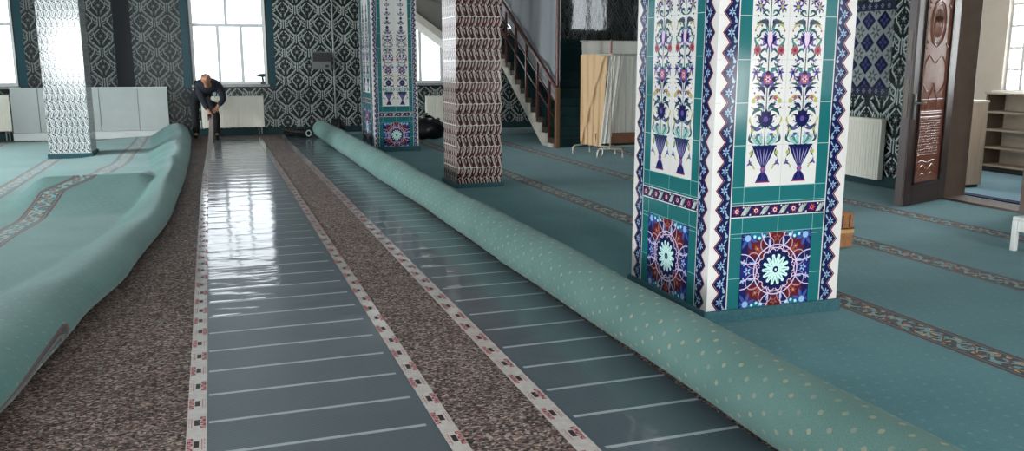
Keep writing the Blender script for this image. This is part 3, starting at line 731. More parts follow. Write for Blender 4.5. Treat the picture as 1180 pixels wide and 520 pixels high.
o=mb.build('carpet',M['carpet_room'],uvs=uv); tag(o,'blue teal carpet paled by painted-in window light, seen through the open doorway','carpet')
tag(MB().box(XR+.42,XR+.56,DY0-.4,DY1+.3,ZC,.024).build('floor_strip',simple('navy_carpet_strip','#14234a',.9,.2,50)),'narrow navy blue strip lying just inside the doorway','strip')
struct(MB().box(XR-.06,XR+TH,DY0,DY1,0,.034).build('trim_1',M['jamb'],bevel=.006))

def interp(t,tab):
    if t<=tab[0][0]: return tab[0][1]
    for (a,x),(b,y) in zip(tab[:-1],tab[1:]):
        if t<=b: 
            k=(t-a)/(b-a); k=k*k*(3-2*k)*.5+k*.5; return x+(y-x)*k
    return tab[-1][1]
def ss(a,b,x):
    t=min(1,max(0,(x-a)/(b-a))); return t*t*(3-2*t)
EDGE=[(0,-1.65),(2.5,-1.2),(4.26,-.87),(5.4,-.77),(6.5,-.61),(9.,-.43),(11.6,-.375),(14,-.375),(17,-.41),(19,-.5)]
def left_row(y):
    e=interp(y,EDGE); h=interp(y,[(0,.27),(4,.27),(6.5,.25),(8.5,.21),(10.7,.27),(14,.24),(16,.25),(18.9,.31)])
    w=interp(y,[(0,.95),(5,.85),(8,.45),(10,.35),(12,.5),(19,.6)])
    D=interp(y,[(0,-1.0),(4.3,-.75),(7,-.62),(8.5,-.54),(9.6,-.43),(10.3,-.37),(10.72,-.08),(11.4,-.04),(19,-.04)])
    rr0=interp(y,[(0,.27),(5.5,.25),(8,.16),(10.6,.15),(13,.2),(19,.22)])
    xr=e-rr0                           # ridge
    prof=[]
    xw=xr-w
    for i in range(60): 
        x=XL+.05+(xw-XL-.05)*(i/60)**.55 ; prof.append((x,ZC))
    for i in range(18):
        t=i/18; x=xw+(xr-xw)*t; prof.append((x,ZC+(h-ZC)*(t*t*(3-2*t))))
    rr=e-xr
    for i in range(14):                 # rounded front curling under
        a=PI/2-PI*1.08*i/13; prof.append((xr+rr*math.cos(a)*(1. if a>-.0 else .98), h/2+h/2*math.sin(a)+.001))
    # arc length and carpet coordinate
    out=[];arc=0;px=None
    for x,z in prof:
        if px is not None: arc+=math.hypot(x-px[0],z-px[1])
        out.append([x,z,arc]); px=(x,z)
    x0=prof[0][0]; res=[]
    for x,z,a in out:
        u=x0+a; u-=D*ss(-2.7,-2.05,x)
        lim=.26 if y<4.2 else (.26-.33*ss(4.2,5.2,y)); u=min(u,lim)
        # transverse fold: a steep face towards the camera at y ~ 10.4, falling away gently behind
        if x<xr+.05:
            B=.29*(max(0,min(1,(y-9.35)/1.4))**1.5 if y<10.75 else 1-.5*min(1,(y-10.75)/1.3)**.7-.4*ss(11.5,15.,y))*ss(-2.25,-1.8,x)
            B*=1-.55*ss(xr-.35,xr+.05,x)
            z=max(z,B)+.25*min(z,B)
            q=ss(xw-.3,xw+.3,x); z+=(.012*math.sin(y*2.3+x*3)+.006*math.sin(y*5.1))*q*(1-ss(xr-.1,xr+.05,x))
            z+=.012*(1+math.sin(y*1.9+x*2.2))*ss(9,12,y)*ss(-2.3,-1.5,x)*(1-ss(xr-.3,xr,x))
        res.append((x,max(z,.006 if x>xr else ZC),u))
    return res
ysl=[]; y=.5
while y<18.95: ysl.append(y); y+=.04 if 9.4<y<11.6 else .12
mb=MB(); uv=[]; pts=[]
rows=[left_row(y) for y in ysl]; nn=len(rows[0])
for y,r in zip(ysl,rows):
    for x,z,u in r: pts.append((x,y,z)); uv.append((u,y))
mb.add(pts,[(j*nn+i,j*nn+i+1,(j+1)*nn+i+1,(j+1)*nn+i) for j in range(len(ysl)-1) for i in range(nn-1)],0,smooth=True)
o=mb.build('carpet',M['carpet_left'],uvs=uv); tag(o,'pale teal carpet bunched up with a curled edge, left side of the floor','carpet')
sd=o.modifiers.new('pile','SOLIDIFY'); sd.thickness=.010; sd.offset=-1

# rolled carpet
RX,RR=2.125,.172
mb=MB(); pts=[]; uv=[]; n=40; ys2=[]; y=1.2
while y<18.35: ys2.append(y); y+=.06
def rollr(y,a):
    r=RR+.004*math.sin(y*1.3)+.003*math.sin(y*3.7+a)
    for yc in (9.7,12.6,6.1): r+=.006*math.exp(-((y-yc)/.05)**2)-.007*math.exp(-((y-yc-.15)/.1)**2)
    r+= -.004 if y<9.7 else (.004 if y<12.6 else .008)
    return r
turns=3.2; steps=int(turns*n)
for y in ys2:
    for k in range(n+1):
        a=-PI*.5+2*PI*k/n; r=rollr(y,a)
        sq=1-.05*max(0,-math.sin(a)); cx=RX-(.02 if y>9 else 0)*ss(9,12,y)
        x=cx+r*math.cos(a); z=.175+r*math.sin(a)*sq; pts.append((x,y,max(z,.008))); uv.append((r*2*PI*k/n,y))
m=n+1
mb.add(pts,[(j*m+k+1,j*m+k,(j+1)*m+k,(j+1)*m+k+1) for j in range(len(ys2)-1) for k in range(n)],0,smooth=True)
rt_=thing('carpet_roll','long rolled up green teal carpet lying beside the heating film','carpet roll',(RX,10,0))
mb.build('roll_body',M['carpet_roll'],rt_,uvs=uv)
for ye,sg in ((ys2[0],-1),(ys2[-1],1)):       # spiral ends
    mb=MB(); pts=[]
    S_=90
    for k in range(S_+1):
        a=-PI/2-turns*2*PI*k/S_*sg*-1; r0=RR*.97*(1-.85*k/S_); r1=r0-.016
        for r in (r0,r1): pts.append((RX-.018*(ye>9)+r*math.cos(a),ye-.02*sg+(.0),.175+r*math.sin(a)))
    mb.add(pts,[(2*k,2*k+1,2*k+3,2*k+2) for k in range(S_)],0)
    q=[(RX-.018*(ye>9)+RR*.95*math.cos(2*PI*i/30),ye-.05*sg,.175+RR*.95*math.sin(2*PI*i/30)) for i in range(30)]; mb.add(q,[tuple(range(30))],1)
    mb.build('roll_end',[M['skirt'],M['base_dark']],rt_)

# heating films
def sheet(name,x0,x1,y0,y1,z,mat):
    mb=MB(); n=60
    for i in range(n):
        a=y0+(y1-y0)*i/n; b=y0+(y1-y0)*(i+1)/n; mb.add([(x0,a,z),(x1,a,z),(x1,b,z),(x0,b,z)],[(0,1,2,3)])
    return mb.build(name,mat)
tag(sheet('heating_film',-.125,.865,-1,18.75,.003,film('heating_film_left',-.1,.79,3.431)),'wide glossy dark heating film with pale cross lines, between the two left tapes','heating film')
tag(sheet('heating_film',1.34,2.06,-1,18.95,.003,film('heating_film_right',1.43,3.,3.303)),'glossy dark heating film strip running along the foot of the carpet roll','heating film')
# tapes with their red and black print
def tape(label,x0,w,y0,y1,marks,path=None):
    t=thing('printed_tape',label,'tape',(x0+w/2,y0,.004))
    mb=MB(); ys=[]; n=80
    zf=path or (lambda y:(0,.0065))
    pts=[]
    for i in range(n+1):
        y=y0+(y1-y0)*i/n; dx,z=zf(y); pts+= [(x0+dx,y,z),(x0+w+dx,y,z)]
    mb.add(pts,[(2*i,2*i+1,2*i+3,2*i+2) for i in range(n)],0,smooth=True)
    mb.build('tape_strip',M['tape'],t)
    pr=MB(); pitch=.2275; k=0; y=marks
    while y>y0+.2: y-=pitch; k+=1
    k=k%2; cxx=x0+w/2
    red=lambda a,b,c,e: pr.box(a,b,c,e,.0066,.0071,0)
    rnd=random.Random(3)
    while y<min(y1-.1,13.5):
        s=1 if k%2 else -1; L=.05
        pr.box(cxx-.011,cxx+.011,y-L*.62,y+L*.62,.0066,.0071,1)
        # bold red lettering on one side: five angular characters reading along the tape
        for q in range(5):
            yy=y-L*1.25+q*L*.52; xa=cxx+s*.0145; xb=cxx+s*.036; lo,hi=min(xa,xb),max(xa,xb)
            if q%2==0: red(lo,hi,yy,yy+.007); red(lo,hi,yy+.0145,yy+.021); red(lo if s>0 else hi-.007,(lo+.007) if s>0 else hi,yy,yy+.02)
            else: red(lo,hi,yy+.007,yy+.013); red(hi-.007 if s>0 else lo,hi if s>0 else lo+.007,yy,yy+.021); red((lo+hi)/2-.002,(lo+hi)/2+.003,yy,yy+.018)
        # two thin rows of small print on the other side
        for q in range(9):
            yy=y-L*1.1+q*L*.24
            red(cxx-s*.022-.002,cxx-s*.022+.002,yy,yy+.007)
            if q%3: red(cxx-s*.032-.0015,cxx-s*.032+.0015,yy,yy+.006)
        y+=pitch; k+=1
    pr.build('red_print',[M['tapeprint'],M['tapeblack']],t)
    return t
def lift(y):
    t=ss(12.5,18.28,y); k=max(0,(y-12.5)/(18.28-12.5))
    return (.10*t-.012*math.sin(min(1,max(0,(y-5)/8))*PI), .0065+.44*k**2.4)
tape('printed tape at the left film edge, its far end lifted by the man',-.19,.082,-1,18.28,3.548,lift)
tape('printed tape along the left side of the middle felt strip',.83,.078,-1,18.7,3.489)
tape('printed tape along the right side of the middle felt strip',1.305,.095,-1,18.9,3.374)

# ------------------------------------------------------------------ radiators
def radiator(label,a,b,z0,z1,wall,axis='x'):
    """panel radiator; a..b along the wall"""
    d=.1; gap=.035
    loc=((a+b)/2,wall-gap-d/2,0) if axis=='x' else (wall-gap-d/2,(a+b)/2,0)
    t=thing('radiator',label,'radiator',loc,None)
    def bx(m,p,q,u,v,c,e):
        if axis=='x': m.box(p,q,wall-v,wall-u,c,e)
        else: m.box(wall-v,wall-u,p,q,c,e)
    m=MB(); bx(m,a,b,gap+.01,gap+d-.012,z0,z1); m.build('panel_body',M['rad'],t,bevel=.008)
    g=MB(); n=int((b-a)/.05)
    for i in range(n): 
        p=a+.03+(b-a-.06)*i/n; bx(g,p,p+.03,gap+d-.012,gap+d-.003,z0+.03,z1-.03)
    g.build('front_ribs',M['rad'],t,bevel=.003)
    m=MB(); bx(m,a-.004,b+.004,gap,gap+d,z1-.0,z1+.012); m.build('top_grille',M['rad'],t)
    p=MB(); 
    for q in (b-.06,b-.12):
        pos=(q,wall-gap-d/2) if axis=='x' else (wall-gap-d/2,q if axis=='x' else q)
        p.tube([(pos[0],pos[1],.012),(pos[0],pos[1],z0+.02)],.011,8)
    p.build('pipe',M['pipe'],t)
    for q in (a+.1,b-.25):
        m=MB(); bx(m,q,q+.03,0.006,gap+.012,z1-.15,z1-.05); m.build('bracket',M['pipe'],t)
    return t
radiator('white panel radiator under the middle window, behind the bending man',-.23,1.03,.17,.82,YB)
radiator('white panel radiator at the left edge, beside the grey panels',-5.0,-3.765,.2,.895,YB)
radiator('white panel radiator under the far window, between the two mid columns',4.58,5.6,.1,.77,YB)
radiator('white panel radiator on the right wall beside the wooden door',8.56,9.55,.105,.845,XR,'y')

# ------------------------------------------------------------------ low grey panels along the back wall
t=thing('low_panel_row','low row of grey panels along the back wall, behind the white column','panel',(-2.3,19.25,0))
for a,b in ((-3.72,-3.245),(-3.235,-2.15),(-2.14,-1.435),(-1.425,-.87)):
    MB().box(a,b,19.2,19.24,.17,1.03).build('panel',M['cab'],t,bevel=.004)
MB().box(-3.72,-.87,19.14,19.3,.013,.165).build('plinth',M['cabedge'],t,bevel=.005)
MB().box(-3.73,-.86,19.19,19.27,1.03,1.045).build('top_edge',M['cabedge'],t)
MB().box(-3.72,-.87,19.24,19.3,.165,1.03).build('backing',M['cab'],t)

# electrical box and conduit
t=thing('wall_box','grey electrical box with a dark window on the patterned back wall','electrical box',(2.29,YB,1.38))
MB().box(2.08,2.5,YB-.14,YB-.006,1.38,1.76).build('housing',simple('box_grey','#6b706e',.4,.06,9),t,bevel=.008)
MB().box(2.1,2.48,YB-.152,YB-.138,1.55,1.74).build('dark_window',M['dark'],t,bevel=.004)
MB().box(2.36,2.43,YB-.152,YB-.138,1.43,1.48).build('switch',M['dark'],t)
o=MB().tube([(2.56,YB-.03,.16),(2.56,YB-.03,H-.02)],.018,8).build('conduit',M['pipe']); tag(o,'thin grey vertical conduit on the back wall beside the electrical box','pipe')

# rolled film with pale core, near the back wall
t=thing('film_roll','black roll of film with a pale core end, on the floor by the back wall','roll',(1.75,18.5,.0))
ax0,ax1=Vector((1.45,18.9,.1)),Vector((1.83,18.2,.1)); 
MB().tube([ax0,ax1],.095,20).build('wound_film',M['black'],t)
dv=(ax1-ax0).normalized()
mb=MB(); u=dv.cross(Vector((0,0,1))).normalized(); w=Vector((0,0,1)); pts=[]
for k in range(24):
    a=2*PI*k/24
    for r,q in ((.07,.002),(.045,.002)): pts.append(ax1+dv*q+u*r*math.cos(a)+w*r*math.sin(a))
mb.add(pts,[(2*k,2*k+1,(2*k+3)%48,(2*k+2)%48) for k in range(24)]); mb.build('core_rim',M['white'],t)

# dark bags
def lump(name,label,c,r,seed,cat='bag',knot=True):
    t=thing(name,label,cat,(c[0],c[1],0)); rnd=random.Random(seed)
    mb=MB(); nu,nv=22,12; pts=[]
    ph=[rnd.uniform(0,6) for _ in range(6)]
    for j in range(nv+1):
        th=PI*j/nv
        for i in range(nu):
            a=2*PI*i/nu; k=1+.12*math.sin(3*a+ph[0])*math.sin(th*2+ph[1])+.09*math.sin(5*a+ph[2]+th*3)+.06*math.sin(9*a+ph[3]-th*5)
            z=c[2]+r[2]*math.cos(th)*k; pts.append((c[0]+r[0]*math.sin(th)*math.cos(a)*k,c[1]+r[1]*math.sin(th)*math.sin(a)*k,max(z,.014)))
    mb.add(pts,[(j*nu+i,(j+1)*nu+i,(j+1)*nu+(i+1)%nu,j*nu+(i+1)%nu) for j in range(nv) for i in range(nu)],0,smooth=True); mb.build('bag_body',M['bag'],t)
    if knot:
        top=Vector((c[0],c[1],c[2]+r[2]*.95)); mb=MB().tube([top,top+Vector((.01,0,.04)),top+Vector((.03,.02,.09))],[.035,.018,.045],10); mb.build('tied_neck',M['bag'],t)
    return t
lump('black_bag','dark bag on the floor between the roll end and the teal column',(2.46,18.35,.17),(.16,.2,.2),2)
lump('black_bag','large black crumpled bag on the carpet right of the small teal column',(4.05,17.2,.19),(.36,.3,.25),5)
lump('black_bag','small black bag beside the larger one, below the far radiator',(4.55,18.2,.12),(.22,.2,.14),8)
mb=MB().box(-.0,.26,-.14,.14,0,.1); o=mb.build('white_bundle',M['cream'],bevel=.04); o.location=(4.42,17.62,ZC+.002); o.rotation_euler=(0,0,.4); tag(o,'small white folded bundle beside the black bags','bundle')

# ------------------------------------------------------------------ staircase
SX0,SX1,SY0=5.85,7.80,14.6; RI,GO,NS=.17,.31,12
t=thing('staircase','staircase with dark teal carpeted steps and pale side stringer','staircase',(SX0,SY0,0))
for k in range(NS-1):
    y=SY0+k*GO; z=RI*(k+1)
    MB().box(SX0+.05,SX1,y,y+GO+.02,z-RI if k else .013,z).build('step',M['tread'],t,bevel=.012)
    MB().box(SX0-.012,SX0+.05,y-.01,y+GO+.005,z-RI*.98 if k else .013,z+.006).build('step_end',M['treadside'],t,bevel=.004)
ZL=RI*NS; YL=SY0+GO*(NS-1)
MB().box(SX0-.02,SX1,YL,YB-.01,ZL-.2,ZL).build('landing',M['tread'],t)
# stringer (zigzag top, sloping underside)
pl=[]
for k in range(NS-1): pl+= [(SY0+k*GO+.02,RI*k+.0 if k else .013),(SY0+k*GO+.02,RI*(k+1)-.035)] if False else []
pl=[(SY0+.03,.013)]
for k in range(NS-1):
    y=SY0+k*GO; pl+=[(y+.03,RI*(k+1)-.17*.55),(y+GO+.03,RI*(k+1)-.17*.55)]
pl+=[(YL+.2,ZL-.09),(YL+.2,ZL-.34),(YL-.1,ZL-.36),(SY0+.5,.013)]
MB().prism(pl,SX0-.06,SX0-.013,'x').build('stringer',M['string'],t,fix=True)
MB().prism([(SY0+.5,.013),(YL-.1,ZL-.36),(YL-.1,ZL-.26),(SY0+.35,.06)],SX0-.012,SX1,'x').build('underside',M['plaster'],t,fix=True)
RAIL=.93
r0=Vector((SX0-.005,SY0-.1,1.06)); r1=Vector((SX0-.005,YL+.25,1.06+(YL+.35-SY0)*.548))
MB().bar(r0,r1,.055,.07).build('handrail',M['rail'],t,bevel=.01)
slope=.548
for k in range(6):
    y=SY0+.28+k*.62; z0=RI*(int((y-SY0)/GO)+1); z1=1.06+(y-r0.y)*slope
    MB().box(SX0-.03,SX0+.012,y-.021,y+.021,z0,z1).build('baluster',M['rail'],t)
for f in (.32,.62):
    MB().bar(r0+Vector((0,.2,-f*.95+.2*slope)),r1+Vector((0,0,-f*.95)),.022,.026).build('mid_rail',M['rail'],t)
MB().box(SX0-.04,SX0+.04,SY0-.14,SY0-.05,.013,1.1).build('newel',simple('tan_newel','#6b4a30',.5,.15,12),t,bevel=.008)
for y0,y1 in ((.62,1.0),(.15,.5)): pass
o=MB().tube([(SX0+.02,SY0-.03,1.1),(SX0+.02,SY0-.03,H-.01)],.034,10).build('post',M['rail']); tag(o,'tall red brown vertical post at the foot of the stair rail','post')
# second flight rising to the left along the back wall, seen from below
t2=thing('upper_stair_flight','pale underside of an upper stair flight sloping in front of the far window','staircase',(4.6,18.5,1.6))
zl=lambda x:2.05+(4.82-x)*.70
MB().prism([(5.83,zl(5.83)+.02),(3.0,zl(3.0)),(3.0,H-.01),(4.3,H-.01),(5.83,2.42)],18.35,18.5,'y').build('side_wall',simple('grey_render','#7d7a73',.8,.08,6),t2,fix=True)
MB().prism([(5.83,zl(5.83)-.12),(3.05,zl(3.05)-.12),(3.05,zl(3.05)+.05),(5.83,zl(5.83)+.05)],18.28,19.2,'y').build('sloping_slab',M['string'],t2,fix=True)
# white sheet hung beside the stair rail
def drape(name,label,fn,nu,nv,mat,cat,group=None,thick=.004):
    mb,uv=grid(nu,nv,fn); o=mb.build(name,mat,uvs=uv); tag(o,label,cat,group)
    return o
def sheetfn(a,b):
    y=SY0+.06+a*3.35; zb=1.0+max(0,(y-SY0))*.548+.07*math.sin(a*9)*0-.35; zt=H-.02
    z=zb+(zt-zb)*b
    x=SX0+.105+.03*math.sin(a*38+b*2)*(.4+.6*(1-b))+.02*math.sin(a*17-b*3)
    return (x,y,z),(a,b)
drape('hanging_sheet','large white translucent sheet hung beside the stair handrail',sheetfn,120,20,M['sheet'],'sheet')

# ------------------------------------------------------------------ folding screen frames with cloths
t=thing('screen_frame','metal tube frame on inverted U feet, holding the cloths beside the stairs','screen',(6.1,13.,0))
def fr_rect(p,q,z0,z1,name='frame_tube',m=M['steel'],r=.014):
    p=Vector(p);q=Vector(q)
    MB().tube([p+Vector((0,0,z0)),p+Vector((0,0,z1))],r,8).build(name,m,t); MB().tube([q+Vector((0,0,z0)),q+Vector((0,0,z1))],r,8).build(name,m,t)
    MB().tube([p+Vector((0,0,z1)),q+Vector((0,0,z1))],r,8).build(name,m,t); MB().tube([p+Vector((0,0,z0+.02)),q+Vector((0,0,z0+.02))],r,8).build(name,m,t)
A,B_,D_=(5.92,13.56,0),(6.06,12.72,0),(6.9,13.0,0)
fr_rect(A,B_,.16,1.66); fr_rect(B_,D_,.16,1.66)
MB().tube([(6.22,13.1,.15),(6.22,13.1,1.9)],.019,8).build('pole',M['copper'],t)
MB().tube([(5.9,13.62,1.89),(7.0,13.62,1.89)],.012,8).build('top_rod',M['steel'],t)
MB().tube([(7.0,13.62,.02),(7.0,13.62,1.89)],.014,8).build('pole',M['steel'],t)
for c,dx,dy in ((A,.2,.1),(B_,.2,-.05),(D_,.2,.1),((6.22,13.1,0),.16,.1)):
    x,y=c[0],c[1]; MB().tube([(x-dx,y-dy,.014),(x-dx,y-dy,.12),(x-dx+.03,y-dy,.155),(x+dx-.03,y+dy,.155),(x+dx,y+dy,.12),(x+dx,y+dy,.014)],.014,8).build('foot',M['steel'],t)
MB().bar((5.95,13.05,.3),(6.95,13.05,.3),.03,.17).build('lower_board',simple('brown_board','#7b5238',.6,.2,12),t)
def orange(a,b):
    # hangs from the left frame, gathered to one side below
    top=Vector((5.80,13.42,1.66)).lerp(Vector((6.10,13.0,1.68)),a); bot=Vector((5.80,13.40,.2)).lerp(Vector((6.0,13.0,.17)),a)
    p=bot.lerp(top,b); s=.018*math.sin(a*26+b*2.6)*(1-.55*b)+.05*math.exp(-((a-b*.85-.02)/.05)**2)
    return (p.x-s*.2,p.y-s-.05,p.z),(a,b)
drape('orange_cloth','orange cloth hanging in a diagonal fold from the metal frame',orange,60,24,M['orange'],'cloth')
def wc1(a,b):
    top=Vector((6.08,12.90,1.68)).lerp(Vector((6.30,12.84,1.68)),a); bot=Vector((5.95,12.95,.22)).lerp(Vector((6.12,12.88,.24)),a)
    p=bot.lerp(top,b); s=.02*math.sin(a*18+b)
    return (p.x,p.y-s-.06,p.z),(a,b)
drape('white_cloth','narrow white cloth hanging between the orange cloth and the reddish pole',wc1,30,16,M['whitecloth'],'cloth')
def wc2(a,b):
    x=6.28+a*.75; return (x,13.2+.03*math.sin(a*34)+.015*math.sin(a*13+b*3),.36+b*1.3-.05*math.sin(a*3)),(a,b)
drape('white_cloth','wide white curtain cloth hanging right of the reddish pole',wc2,70,12,M['whitecloth'],'cloth')
def wc3(a,b):
    x=5.92+a*1.26; return (x,13.6+.012*math.sin(a*22)+.012*math.sin(b*9+a*4),1.42+b*.47-.07*math.sin(a*PI)*(1-b)),(a,b)
drape('white_cloth','white sheet draped over the top rod behind the orange cloth',wc3,50,10,M['whitecloth'],'cloth')

# ------------------------------------------------------------------ carved door, frame
root=struct_empty('door_1',(XR,DY1,0))
fr=MB(); fr.box(XR-.05,XR+TH+.02,DY1-.001,DY1+.10,0,DZ+.1); fr.box(XR-.05,XR+TH+.02,DY0-.1,DY0,0,DZ+.1); fr.box(XR-.05,XR+TH+.02,DY0,DY1,DZ,DZ+.1)
fr.build('door_frame',M['jamb'],root,bevel=.006)
hinge=Vector((XR-.055,DY1-.03,.02)); free=Vector((6.93,7.29,.02)); dv=(free-hinge); Wd=dv.length; dv.normalize(); nv_=Vector((0,0,1)).cross(dv); 
if nv_.y>0: nv_=-nv_
LT=.085; HD=2.42
def L3(u,z,t=0): return hinge+dv*u+Vector((0,0,z))+nv_*t
def slab(m,u0,u1,z0,z1,t0,t1,mat=0):
    p=[L3(u,z,t) for t in (t0,t1) for u,z in ((u0,z0),(u1,z0),(u1,z1),(u0,z1))]
    m.add(p,[(0,1,2,3),(7,6,5,4),(4,5,1,0),(5,6,2,1),(6,7,3,2),(7,4,0,3)],mat)
ST=.16
lf=MB(); slab(lf,0,Wd,0,HD,-LT,0); leaf_o=lf.build('door_leaf',M['doorwood'],root,fix=True)
st=MB(); 
for a,b,c,e in ((0,ST,0,HD),(Wd-ST,Wd,0,HD),(ST,Wd-ST,0,.22),(ST,Wd-ST,HD-.2,HD)): slab(st,a,b,c,e,0,.018)
st.build('door_border',M['doorwood'],root,fix=True,bevel=.006)
mo=MB()
for a,b,c,e in ((ST,ST+.022,.22,HD-.2),(Wd-ST-.022,Wd-ST,.22,HD-.2),(ST,Wd-ST,.22,.242),(ST,Wd-ST,HD-.222,HD-.2)): slab(mo,a,b,c,e,.0,.03)
mo.build('door_moulding',simple('moulding_dark','#241512',.2,.2,9,coat=.6),root,fix=True)
pa=MB(); slab(pa,ST+.02,Wd-ST-.02,.24,HD-.22,0,.008); pc=pa.build('carved_panel',M['doorpanel'],root,fix=True)
cv=MB(); mid=Wd/2; pw=(Wd-2*ST-.04)
def rel(pts,r=.006): cv.tube([L3(u,z,.008) for u,z in pts],r,6)
def ell(cx,cz,a,b,r=.007,n=26): rel([(cx+a*math.cos(2*PI*i/n),cz+b*math.sin(2*PI*i/n)) for i in range(n+1)],r)
ell(mid,1.93,.16,.24,.009); ell(mid,1.93,.13,.205,.005)
rn=random.Random(4)
for k in range(9):
    x=mid-.09+.18*k/8; hgt=.15*math.sqrt(max(0,1-((x-mid)/.12)**2)); rel([(x,1.93-hgt),(x+.01,1.93-hgt*.3),(x-.008,1.93+hgt*.4),(x,1.93+hgt)],.006)
for s in (-1,1):
    for z in (2.13,1.72): rel([(mid+s*.19,z),(mid+s*.23,z+.03*s),(mid+s*.25,z-.03),(mid+s*.21,z-.05)],.008)
    rel([(mid+s*.02,1.52),(mid+s*.14,1.6),(mid+s*.23,1.5),(mid+s*.24,1.36)],.008); rel([(mid+s*.24,1.3),(mid+s*.16,1.22),(mid+s*.06,1.2),(mid+s*.0,1.30)],.007)
    rel([(mid+s*.1,1.02),(mid+s*.09,1.15),(mid,1.25)],.009)
for z in (.98,1.0,1.13,.94): rel([(ST+.03,z),(Wd-ST-.03,z)],.007)
for r in range(15):                          # rows of carved script
    z=.92-r*.028; x=ST+.05
    while x<Wd-ST-.06:
        w=rn.uniform(.015,.04); rel([(x,z),(x+w*.4,z+rn.uniform(.004,.014)),(x+w,z-.002)],.005); x+=w+.012
for k in range(12): 
    x=ST+.04+(pw-.06)*k/11; rel([(x,1.03),(x+.015,1.06),(x,1.09)],.006)
for s in (-1,1):
    rel([(mid,.36),(mid+s*.1,.42),(mid+s*.2,.38),(mid+s*.22,.3)],.008); rel([(mid,.44),(mid+s*.12,.47),(mid+s*.21,.45)],.006); rel([(mid+s*.03,.3),(mid+s*.1,.33),(mid+s*.16,.29)],.006)
cv.build('carving',M['doorpanel'],pc)
lkp=MB(); slab(lkp,Wd,Wd+.006,.95,1.35,-LT*.75,-LT*.25); slab(lkp,Wd,Wd+.006,1.55,1.85,-LT*.75,-LT*.25); lkp.build('lock_plate',simple('bronze_plate','#4d453d',.45,.1,20,metal=.4),root,fix=True)
hd=MB(); hd.tube([L3(Wd-.07,1.1,.015),L3(Wd-.07,1.1,.07),L3(Wd-.2,1.1,.07)],.011,8); slab(hd,Wd-.095,Wd-.045,.93,1.2,.017,.026); hd.build('door_handle',M['metal'],root)

# side room furniture
t=thing('wooden_cupboard','pale oak cupboard side standing just inside the doorway','cupboard',(8.75,8.35,0))
MB().box(8.50,8.98,8.17,8.55,.05,1.06).build('carcass',M['lightwood'],t,bevel=.004)
MB().box(8.49,8.99,8.16,8.56,1.06,1.085).build('top',M['cream'],t,bevel=.003)
MB().box(8.52,8.96,8.2,8.53,.013,.05).build('plinth',M['dark'],t)
t=thing('bookcase','empty low bookcase with open shelves under the side room window','bookcase',(10.55,7.5,0))
bx0,bx1,by0,by1=10.38,10.73,5.6,9.5
MB().box(bx0,bx1,by1-.03,by1,.013,1.1).build('side_panel',simple('dark_side','#6b5a4e',.5,.1,9),t); MB().box(bx0,bx1,by0,by0+.03,.013,1.1).build('side_panel',M['shelfw'],t)
MB().box(bx1-.02,bx1-.002,by0+.03,by1-.03,.1,1.1).build('back_panel',M['shelfb'],t)
for z in (.1,.35,.6,.85): MB().box(bx0,bx1-.02,by0+.03,by1-.03,z-.012,z+.012).build('shelf',M['shelfw'],t)
MB().box(bx0-.02,bx1,by0-.01,by1+.01,1.1,1.125).build('top',M['shelfw'],t)
MB().box(bx0+.02,bx0+.04,by0+.03,by1-.03,.013,.088).build('kick_board',M['dark'],t)
for y in (8.2,6.9): MB().box(bx0+.01,bx1-.02,y-.012,y+.012,.112,1.1).build('divider',M['shelfw'],t)

# brown box behind the big column
t=thing('brown_box','brown box with a tan strap on the carpet, half hidden behind the large column','box',(4.88,5.93,ZC))
MB().box(4.66,5.03,5.8,6.08,ZC+.001,.305).build('box_body',M['box'],t,bevel=.008)
MB().box(4.655,5.035,5.795,6.085,.135,.165).build('strap',M['boxband'],t)
MB().box(4.655,5.035,5.793,6.087,.172,.18).build('seam',M['boxslot'],t)
MB().box(4.80,4.835,5.793,5.8,.018,.132).build('strap',M['boxband'],t)
for x in (4.77,4.85,4.915,4.985): MB().box(x-.005,x+.005,5.7935,5.8,.185,.29).build('slot',M['boxslot'],t)
# white stool
t=thing('white_stool','white square legged stool cut off by the right edge of the frame','stool',(6.4,5.15,ZC))
sx0,sx1,sy0,sy1=6.17,6.62,4.85,5.27; sz=.30
for x in (sx0+.022,sx1-.022):
    for y in (sy0+.022,sy1-.022): MB().box(x-.022,x+.022,y-.022,y+.022,ZC+.001,sz-.03).build('leg',M['white'],t,bevel=.006)
MB().box(sx0,sx1,sy0,sy1,sz-.03,sz).build('seat',M['white'],t,bevel=.008)
ap=MB(); ap.box(sx0+.05,sx1-.05,sy0+.01,sy0+.03,sz-.12,sz-.03); ap.box(sx0+.05,sx1-.05,sy1-.03,sy1-.01,sz-.12,sz-.03); ap.box(sx0+.01,sx0+.03,sy0+.05,sy1-.05,sz-.12,sz-.03); ap.box(sx1-.03,sx1-.01,sy0+.05,sy1-.05,sz-.12,sz-.03)
ap.build('apron',M['white'],t)

# cordless drill on the window sill
t=thing('cordless_drill','dark cordless drill standing on the sill of the middle window','drill',(1.05,YB-.02,1.071))
q=Vector((1.05,YB-.02,1.071))
MB().box(q.x-.045,q.x+.045,q.y-.035,q.y+.035,q.z,q.z+.055).build('battery',M['dark'],t,bevel=.006)
MB().tube([q+Vector((0,0,.055)),q+Vector((-.01,0,.16))],[.024,.022],8).build('grip',M['drill'],t)
MB().tube([q+Vector((.05,0,.19)),q+Vector((-.06,0,.19)),q+Vector((-.1,0,.19))],[.036,.036,.026],12).build('motor_housing',M['drill'],t)
MB().tube([q+Vector((-.1,0,.19)),q+Vector((-.15,0,.19))],[.022,.014],10).build('chuck',M['dark'],t)

